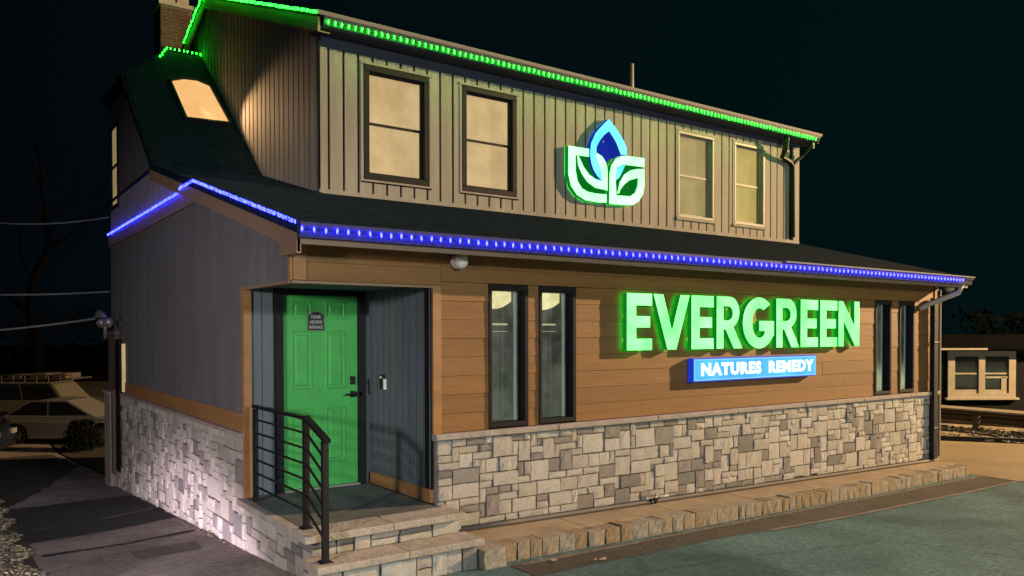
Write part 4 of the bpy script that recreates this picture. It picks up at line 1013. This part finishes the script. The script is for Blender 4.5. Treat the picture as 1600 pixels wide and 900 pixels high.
def cable(p, q, sag, label, r=.012):
    p = Vector(p); q = Vector(q); pts = []
    for k in range(25):
        t = k / 24; c = p.lerp(q, t); c.z -= sag * 4 * t * (1 - t); pts.append(tuple(c))
    mb = MB(); mb.tube(pts, r, 6); o = mb.build('utility_cable', M_cable, org=p); return tag(o, label, 'cable', 'cables running to the building')
cable((-.02, 9.4, 2.47), (-9, 19.0, 4.1), .55, 'pale cable sagging from the middle of the far corner to the left', .016)
cable((-.2, 9.5, 1.98), (-9, 19.0, 2.35), .5, 'lowest pale cable, running left from the grey service head', .020)
cable((-.02, 9.45, 3.85), (-3.6, 14.0, 4.55), .32, 'short twisted upper cable ending in the dark left of the side window', .014)

# ------------------------------------------------------------------ gravel, leaves, litter
def pebbles(name, n, fn, s0, s1, label=None):
    mb = MB()
    base = [(math.cos(a) * math.sin(b), math.sin(a) * math.sin(b), math.cos(b)) for b in (R(40), R(95)) for a in (R(0), R(72), R(144), R(216), R(288))]
    for _ in range(n):
        x, y, z = fn(); s_ = random.uniform(s0, s1); rot = random.uniform(0, 6.28); i = len(mb.v)
        sx, sy, sq = s_ * random.uniform(.7, 1.3), s_ * random.uniform(.7, 1.2), s_ * random.uniform(.3, .7)
        c, s2 = math.cos(rot), math.sin(rot); mi = random.randrange(4)
        mb.v.append((x, y, z + sq))
        for u, v, w in base:
            u += random.uniform(-.15, .15); v += random.uniform(-.15, .15)
            mb.v.append((x + (u * c - v * s2) * sx, y + (u * s2 + v * c) * sy, z + w * sq))
        for k in range(5):
            j = (k + 1) % 5; mb.f.append((i, i + 1 + k, i + 1 + j)); mb.mi.append(mi)
            mb.f.append((i + 1 + k, i + 6 + k, i + 6 + j, i + 1 + j)); mb.mi.append(mi)
    o = mb.build(name, PEB, kind='stuff'); o['label'] = label; return o
def fg():
    y = random.uniform(.5, 8.5); x = -1.86 - abs(random.gauss(0, .8)) + .07 * math.sin(y * 5); return x, y, gz(x, y) + .03 * noise.noise(Vector((x * 1.3, y * 1.3, 0))) + .015
pebbles('gravel', 12000, fg, .008, .032, 'mixed pale and brown gravel and leaves beside the path')
def edge_l():
    y = random.uniform(1.5, 9.3); x = -.07 - abs(random.gauss(0, .035)); return x, y, gz(x, y) + .004
pebbles('gravel', 260, edge_l, .005, .016, 'grit along the foot of the side wall')
def edge_k():
    x = random.uniform(1.8, 11.2); y = kerb_y(x) - .10 - abs(random.gauss(0, .12)); return x, y, gz(x, y) + .010
pebbles('gravel', 900, edge_k, .003, .010, 'grit and crumbs along the foot of the kerb')
def fr():
    t = random.random(); x = 18.1 + 3.9 * random.random(); y = -1 + 10 * t; x += (y - 3) * .25; return x, y, gz(x, y) + .01
pebbles('gravel', 1500, fr, .03, .10, 'pale stones in the strip below the guardrail')
def leaf(x, y, s_, label):
    mb = MB(); z = gz(x, y) + .014; n = 7; P = []; 
    for k in range(n): 
        th = 2 * math.pi * k / n; rr = s_ * random.uniform(.5, 1.1); P.append((x + rr * math.cos(th), y + rr * .6 * math.sin(th), z + random.uniform(0, .012)))
    mb.prism(P, [(a_, b_, c_ + .003) for a_, b_, c_ in P]); tag(mb.build('dry_leaf', mat('dry_leaf', (.55, .45, .32), .8, var=.2), org=(x, y, z)), label, 'leaf')
leaf(2.17, -.98, .05, 'larger pale dry leaf on the dark asphalt near the kerb start')
leaf(2.60, -1.20, .045, 'pale dry leaf on the asphalt, right one of a close pair')
leaf(2.52, -1.17, .03, 'small pale dry leaf on the asphalt, left one of a close pair')
leaf(1.95, -.93, .018, 'tiny pale leaf beside the kerb')
# a dry weed and leaves against the stone base
mb = MB()
for k in range(14):
    a0 = (4.42 + random.uniform(-.05, .05), -.10, sz(4.4)); mb.tube([a0, (a0[0] + random.uniform(-.06, .06), -.11, a0[2] + random.uniform(.05, .14))], .004, 4)
tag(mb.build('dry_weed', M_bark, org=(4.42, -.1, sz(4.42))), 'small dark dry weed growing at the foot of the stone wall', 'weed')

# ------------------------------------------------------------------ right background
gr = thing('guardrail', (22, 4, gz(22, 4)), 'low guardrail with a pale top edge beyond the driveway', 'guardrail')
ga, gb = Vector((19.9, .6, 0)), Vector((24.6, 8.2, 0)); gd = (gb - ga).normalized(); gn = Vector((-gd.y, gd.x, 0))
zt = -.36; zt2 = -.62
def gpt(s_, o_, z): p = ga + gd * s_ + gn * o_; return (p.x, p.y, z)
Lg = (gb - ga).length
topz = lambda s_: -.33 - .045 * s_
mb = MB(); mb.prism([gpt(0, 0, topz(0)), gpt(0, .30, topz(0) - .05), gpt(0, .30, topz(0) - .10), gpt(0, 0, topz(0) - .06)], [gpt(Lg, 0, topz(Lg)), gpt(Lg, .30, topz(Lg) - .05), gpt(Lg, .30, topz(Lg) - .10), gpt(Lg, 0, topz(Lg) - .06)]); mb.build('top_rail', M_tanpaint, gr)
for q in range(3):
    c0 = .08 + q * .14; mb = MB()
    mb.prism([gpt(0, -.02, topz(0) - c0), gpt(0, .05, topz(0) - c0 - .06), gpt(0, -.02, topz(0) - c0 - .12), gpt(0, .06, topz(0) - c0 - .06)], [gpt(Lg, -.02, topz(Lg) - c0), gpt(Lg, .05, topz(Lg) - c0 - .06), gpt(Lg, -.02, topz(Lg) - c0 - .12), gpt(Lg, .06, topz(Lg) - c0 - .06)]); mb.build('rail_board', M_wood, gr)
for s_ in (.9, 3.9, 6.9):
    p = ga + gd * s_ + gn * .12
    mb = MB(); mb.box(p.x - .08, p.x + .08, p.y - .08, p.y + .08, gz(p.x, p.y) - .1, topz(s_) - .22); mb.build('post', M_wood, gr, bevel=.01)
# kerb edge of the far gravel strip
mb = MB(); A = [(17.62, 9), (17.75, 4), (18.2, -.5), (18.6, -3)]
for (x0, y0), (x1, y1) in zip(A, A[1:]):
    mb.prism([(x0, y0, gz(x0, y0) - .1), (x0 + .14, y0, gz(x0, y0) - .1), (x1 + .14, y1, gz(x1, y1) - .1), (x1, y1, gz(x1, y1) - .1)], [(x0, y0, gz(x0, y0) + .11), (x0 + .14, y0, gz(x0, y0) + .11), (x1 + .14, y1, gz(x1, y1) + .11), (x1, y1, gz(x1, y1) + .11)])
mb.build('kerb', mat('dark_kerb', (.05, .045, .04), .9, var=.2), kind='structure')
gpoly('gravel_bed', [(17.8, 9), (17.9, 4), (18.3, -.5), (18.7, -3), (21.5, -3), (22, 2), (25, 9)], mat('pale_gravel_ground', (.22, .18, .13), .95, col2=(.34, .28, .2), vscale=8, bump=.9), .012)
# neighbouring house
h0 = Vector((27.2, 8.75, 0)); h1 = Vector((34.5, 3.65, 0)); hd = (h1 - h0).normalized(); hn = Vector((-hd.y, hd.x, 0)) * -1
Fh = lambda a_, z, d: tuple(h0 + hd * a_ + hn * d + Vector((0, 0, z)))
nb = thing('neighbour_house', (30, 7, -1.6), 'dark house with a cream trimmed double window beyond the guardrail', 'house')
mb = MB(); mb.mbox(Fh, -1, 7, -2.0, 1.02, -5, 0); mb.build('wall', M_dkwall, nb)
M_roofN = mat('dark_roof', (.005, .005, .005), 1, spec=0)
mb = MB(); mb.mpoly(Fh, [(-1.3, 1.02), (7.3, 1.02), (7.3, 1.10), (-1.3, 1.10)], -5.3, .32); mb.prism([Fh(-1.3, 1.10, .32), Fh(-1.3, 1.6, -2.5), Fh(-1.3, 1.10, -5.3)], [Fh(7.3, 1.10, .32), Fh(7.3, 1.6, -2.5), Fh(7.3, 1.10, -5.3)]); mb.build('roof', M_roofN, nb)
mb = MB(); mb.mbox(Fh, -1.3, 2.75, 1.03, 1.10, .32, .35); mb.build('fascia', M_tanpaint, nb)
wa0, wa1, wz0, wz1 = 1.42, 4.0, -.78, .98
mb = MB()
for q in ((wa0, wa1, wz1 - .16, wz1), (wa0, wa0 + .26, wz0, wz1 - .16), (wa1 - .26, wa1, wz0, wz1 - .16), ((wa0 + wa1) / 2 - .12, (wa0 + wa1) / 2 + .12, wz0 + .16, wz1 - .16), (wa0 + .26, wa1 - .26, wz0, wz0 + .16)): mb.mbox(Fh, *q, 0, .07)
mb.mbox(Fh, wa0 - .1, wa1 + .1, wz0 - .08, wz0, 0, .14)
M_nb = mat('dull_cream_trim', (.33, .30, .245), .8, var=.15, vscale=3)
hw = mb.build('window', M_nb, nb)
for c0, c1 in ((wa0 + .26, (wa0 + wa1) / 2 - .12), ((wa0 + wa1) / 2 + .12, wa1 - .26)):
    mb = MB(); mb.mbox(Fh, c0, c1, wz0 + .16, wz1 - .16, .005, .015); mb.build('pane', M_carglass, hw)
    for q0, q1 in ((.10, .16), (wz1 - .20, wz1 - .16), (wz0 + .16, wz0 + .30)):
        mb = MB(); mb.mbox(Fh, c0, c1, q0, q1, .015, .04); mb.build('sash_rail', M_nb, hw)
mb = MB(); mb.mbox(Fh, (wa0 + wa1) / 2 + .75, (wa0 + wa1) / 2 + .95, wz0 + .3, .0, .016, .05); mb.mbox(Fh, (wa0 + wa1) / 2 + .16, (wa0 + wa1) / 2 + 1.0, -.05, .02, .016, .05); mb.build('sash', M_nb, hw)
mb = MB(); mb.mbox(Fh, .0, .98, -1.6, .50, 0, .05); mb.mbox(Fh, .12, .86, -1.5, .40, .05, .06); mb.build('door', M_nb, nb, bevel=.01)

# ------------------------------------------------------------------ vehicles at the left
def vehicle(name, label, loc, rot, paint, L=4.5, Wd=1.8, H=1.42, prof=None, roofp=None, wheels=(.85, 3.55), wr=.33, rack=False):
    t = thing(name, loc, label, 'car'); t.rotation_euler = (0, 0, rot)
    O = Vector(loc); ORG[t.name] = O
    def loc_build(mb, nm, m, par=None, **k):   # local coordinates
        me_o = mb.build(nm, m, None, **k); me_o.parent = par or t; me_o.location = (0, 0, 0); return me_o
    hw_ = Wd / 2
    # lower body with wheel arches
    pts = []
    arches = []
    for wx in wheels: arches.append([(wx + (wr + .07) * math.cos(R(a_)), .30 + (wr + .07) * math.sin(R(a_))) for a_ in range(180, -1, -20)])
    low = [(0.05, .28)]
    for ar in arches: low += [(ar[0][0], .22)] + ar + [(ar[-1][0], .22)]
    low += [(L - .05, .28)]
    body = low + prof
    mb = MB()
    A = [(x, -hw_ + (.0 if z < .75 else .04), z) for x, z in body]; B = [(x, hw_ - (.0 if z < .75 else .04), z) for x, z in body]
    mb.prism(A, B); bd = loc_build(mb, 'body', paint, bevel=.03)
    mb = MB(); tw = .18
    zb = min(p[1] for p in roofp); zt_ = max(p[1] for p in roofp)
    ins = lambda z: tw * (z - zb) / (zt_ - zb)
    mb.prism([(x, -hw_ + .05 + ins(z), z) for x, z in roofp], [(x, hw_ - .05 - ins(z), z) for x, z in roofp]); cabn = loc_build(mb, 'cabin', paint, bevel=.03)
    # side glass
    xs = [p[0] for p in roofp]; 
    def edge(z, left):
        ps = roofp; c = []
        for (x0, z0), (x1, z1) in zip(ps, ps[1:] + ps[:1]):
            if abs(z1 - z0) > 1e-6 and min(z0, z1) <= z <= max(z0, z1): c.append(x0 + (x1 - x0) * (z - z0) / (z1 - z0))
        return min(c) if left else max(c)
    g0, g1 = zb + .05, zt_ - .07; n = 2
    for sd in (-1, 1):
        for k in range(n):
            f0, f1 = k / n, (k + 1) / n
            def gx(z, f): e0, e1 = edge(z, True) + .10, edge(z, False) - .10; return e0 + (e1 - e0) * f
            P = [(gx(g0, f0) + .04, g0), (gx(g0, f1) - .04, g0), (gx(g1, f1) - .04, g1), (gx(g1, f0) + .04, g1)]
            mb = MB(); yo = lambda z, e: sd * (hw_ - .05 - ins(z) + e)
            mb.prism([(x, yo(z, -.01), z) for x, z in P], [(x, yo(z, .008), z) for x, z in P]); loc_build(mb, 'side_window', M_carglass)
    for wx in wheels:
        for sd in (-1, 1):
            mb = MB(); mb.tube([(wx, sd * (hw_ - .22), wr), (wx, sd * (hw_ + .005), wr)], wr, 20); w = loc_build(mb, 'wheel', M_rubber)
            mb = MB(); mb.tube([(wx, sd * (hw_ - .02), wr), (wx, sd * (hw_ + .012), wr)], wr * .62, 16)
            r_ = loc_build(mb, 'rim', M_alloy, w)
    for yy in (-hw_ + .25, hw_ - .25):
        mb = MB(); mb.box(L - .10, L - .005, yy - .18, yy + .18, .60, .74); loc_build(mb, 'headlight', M_chrome)
    mb = MB(); mb.box(-.02, L + .03, -hw_ + .1, hw_ - .1, .26, .42); loc_build(mb, 'bumper', paint, bevel=.02)
    if rack:
        mb = MB(); x0, x1 = xs[1] - .1, xs[2] + .6
        x0, x1 = .6, 3.1
        for yy in (-.65, .65): mb.tube([(x0, yy, H + .10), (x1, yy, H + .10)], .02, 6)
        for k in range(7):
            xx = x0 + (x1 - x0) * k / 6; mb.tube([(xx, -.65, H + .10), (xx, .65, H + .10)], .015, 6); mb.tube([(xx, -.65, H - .02), (xx, -.65, H + .24)], .015, 6)
        for zz in (.24,): mb.tube([(x0, -.65, H + zz), (x1, -.65, H + zz)], .018, 6)
        loc_build(mb, 'roof_rack', M_beige)
        mb = MB()
        for xx, w_ in ((.7, .5), (1.5, .6), (2.3, .5)): mb.box(xx, xx + w_, -.5, .5, H + .11, H + .24 + .05 * (xx > 1))
        loc_build(mb, 'roof_cargo', M_wood, bevel=.03)
    return t
rot = -YAW
zg = gz(2, 22)
cp = math.cos(rot); sp_ = math.sin(rot)
vehicle('parked_car', 'light beige sedan parked behind the building, its front hidden by the wall', (-.95, 23.3, zg), rot, M_silver,
        prof=[(4.45, .62), (4.2, .78), (3.3, .90), (.5, .95), (.05, .85)], roofp=[(.45, .92), (1.05, 1.34), (1.6, 1.42), (2.4, 1.40), (3.35, .90)])
vehicle('parked_suv', 'boxy beige off-roader carrying a loaded roof rack behind the sedan', (-1.0, 27.3, zg), rot, M_beige, L=4.3, Wd=1.85, H=1.78, wr=.38,
        prof=[(4.25, .7), (4.2, 1.0), (3.1, 1.12), (.1, 1.15), (.02, .9)], roofp=[(.06, 1.13), (.16, 1.74), (.35, 1.78), (2.4, 1.78), (2.95, 1.12)], rack=True)
vehicle('parked_car', 'dark blue car in deep shade at the left edge of the photo', (-5.3, 21.4, zg), rot + .25, M_navy, H=1.5,
        prof=[(4.45, .70), (4.2, .86), (3.5, 1.0), (.3, 1.05), (.05, .9)], roofp=[(.15, 1.02), (.45, 1.46), (.9, 1.52), (2.6, 1.50), (3.5, .98)])

# ------------------------------------------------------------------ trees and shrubs
def tree(x, y, h, label, seed, spread=.35, leaves=0, lm=None):
    rs = random.Random(seed); z0 = gz(x, y); t = thing('tree', (x, y, z0), label, 'tree', 'dark trees behind the building')
    tr = MB(); cr = MB(); tips = []
    P = [(x + rs.uniform(-.1, .1) * k, y + rs.uniform(-.1, .1) * k, z0 - .1 + h * k / 8) for k in range(9)]
    tr.tube(P, .2, 8, rs=[.20 * h / 9 * (1 - k / 9) + .02 for k in range(9)]); tr.build('trunk', M_bark, t)
    def br(p, d, L, r, dep):
        p = Vector(p); d = Vector(d).normalized(); q = p + d * L * .5 + Vector((rs.uniform(-.1, .1), rs.uniform(-.1, .1), rs.uniform(0, .12))) * L; e = q + (d + Vector((rs.uniform(-.3, .3), rs.uniform(-.3, .3), rs.uniform(0, .35)))).normalized() * L * .5
        cr.tube([p, q, e], r, 5 if dep else 4, rs=[r, r * .7, r * .35], cap=False); tips.append(e)
        if dep:
            for s_ in (q, e, q.lerp(e, .5)):
                dd = (d + Vector((rs.uniform(-.9, .9), rs.uniform(-.9, .9), rs.uniform(-.1, .7)))); br(s_, dd, L * .55, r * .5, dep - 1)
    for k in range(3, 9):
        for _ in range(2):
            th = rs.uniform(0, 6.28); br(P[k], (math.cos(th), math.sin(th), rs.uniform(.4, 1.0)), h * spread * (1 - k / 12), .05 * h / 9, 2)
    mi0 = len(cr.f)
    for e in tips:
        for _ in range(leaves):
            c = e + Vector((rs.gauss(0, .3), rs.gauss(0, .3), rs.gauss(0, .25))); a_ = Vector((rs.uniform(-1, 1), rs.uniform(-1, 1), rs.uniform(-1, 1))).normalized() * .09; b_ = a_.orthogonal().normalized() * .06
            cr.quad(c - a_, c + b_, c + a_, c - b_, mi=1)
    cr.build('crown', [M_bark, M_leafD], t); return t
tree(-5.5, 30, 11, 'tall bare tree far left behind the parked cars', 1)
tree(-2.5, 33, 13, 'bare tree rising directly above the parked cars', 2)
tree(1.0, 36, 12, 'bare tree half hidden by the side wall', 3)
tree(-9, 36, 14, 'tallest bare tree at the left edge', 4, .3)
def shrub(x, y, w, h, label, seed):
    rs = random.Random(seed); z0 = gz(x, y); mb = MB()
    for _ in range(1500):
        th = rs.uniform(0, 6.28); ph = rs.uniform(0, 1); rr = w * (.35 + .65 * rs.random()) * math.sqrt(1 - ph * ph * .8)
        c = Vector((x + rr * math.cos(th), y + rr * math.sin(th), z0 + .05 + ph * h)); a_ = Vector((rs.uniform(-1, 1), rs.uniform(-1, 1), rs.uniform(-1, 1))).normalized() * .05; b_ = a_.orthogonal().normalized() * .035
        mb.quad(c - a_, c + b_, c + a_, c - b_, mi=1)
    for _ in range(20):
        th = rs.uniform(0, 6.28); mb.tube([(x, y, z0), (x + w * .6 * math.cos(th), y + w * .6 * math.sin(th), z0 + h * rs.uniform(.5, .9))], .012, 4)
    tag(mb.build('shrub', [M_bark, M_leafD], org=(x, y, z0)), label, 'shrub')
shrub(.75, 19.5, .55, .85, 'dark rounded shrub in front of the sedan', 5)
shrub(-3.0, 15.5, .9, 1.3, 'dark shrub at the far left edge above the gravel', 8)

rs = random.Random(77); mb = MB()
for k in range(12000):
    th = rs.uniform(R(-10), R(118)) if k % 2 else rs.uniform(R(-12), R(20)) ; d = rs.uniform(62, 80)
    x = d * math.cos(th); y = d * math.sin(th)
    hh = 5.5 + 2.2 * noise.noise(Vector((th * 9, 0, 0))) + 1.4 * noise.noise(Vector((th * 31, 2, 0)))
    z = gz(x, y) + rs.random() ** .7 * hh; c = Vector((x, y, z)); a_ = Vector((rs.uniform(-1, 1), rs.uniform(-1, 1), rs.uniform(-1, 1))).normalized() * rs.uniform(.12, .34); b_ = a_.orthogonal().normalized() * rs.uniform(.10, .26)
    mb.quad(c - a_, c + b_, c + a_, c - b_)
o = mb.build('distant_woods', mat('night_foliage', (.0045, .0055, .004), 1, spec=0), kind='stuff'); o['label'] = 'black tree line far behind the building'
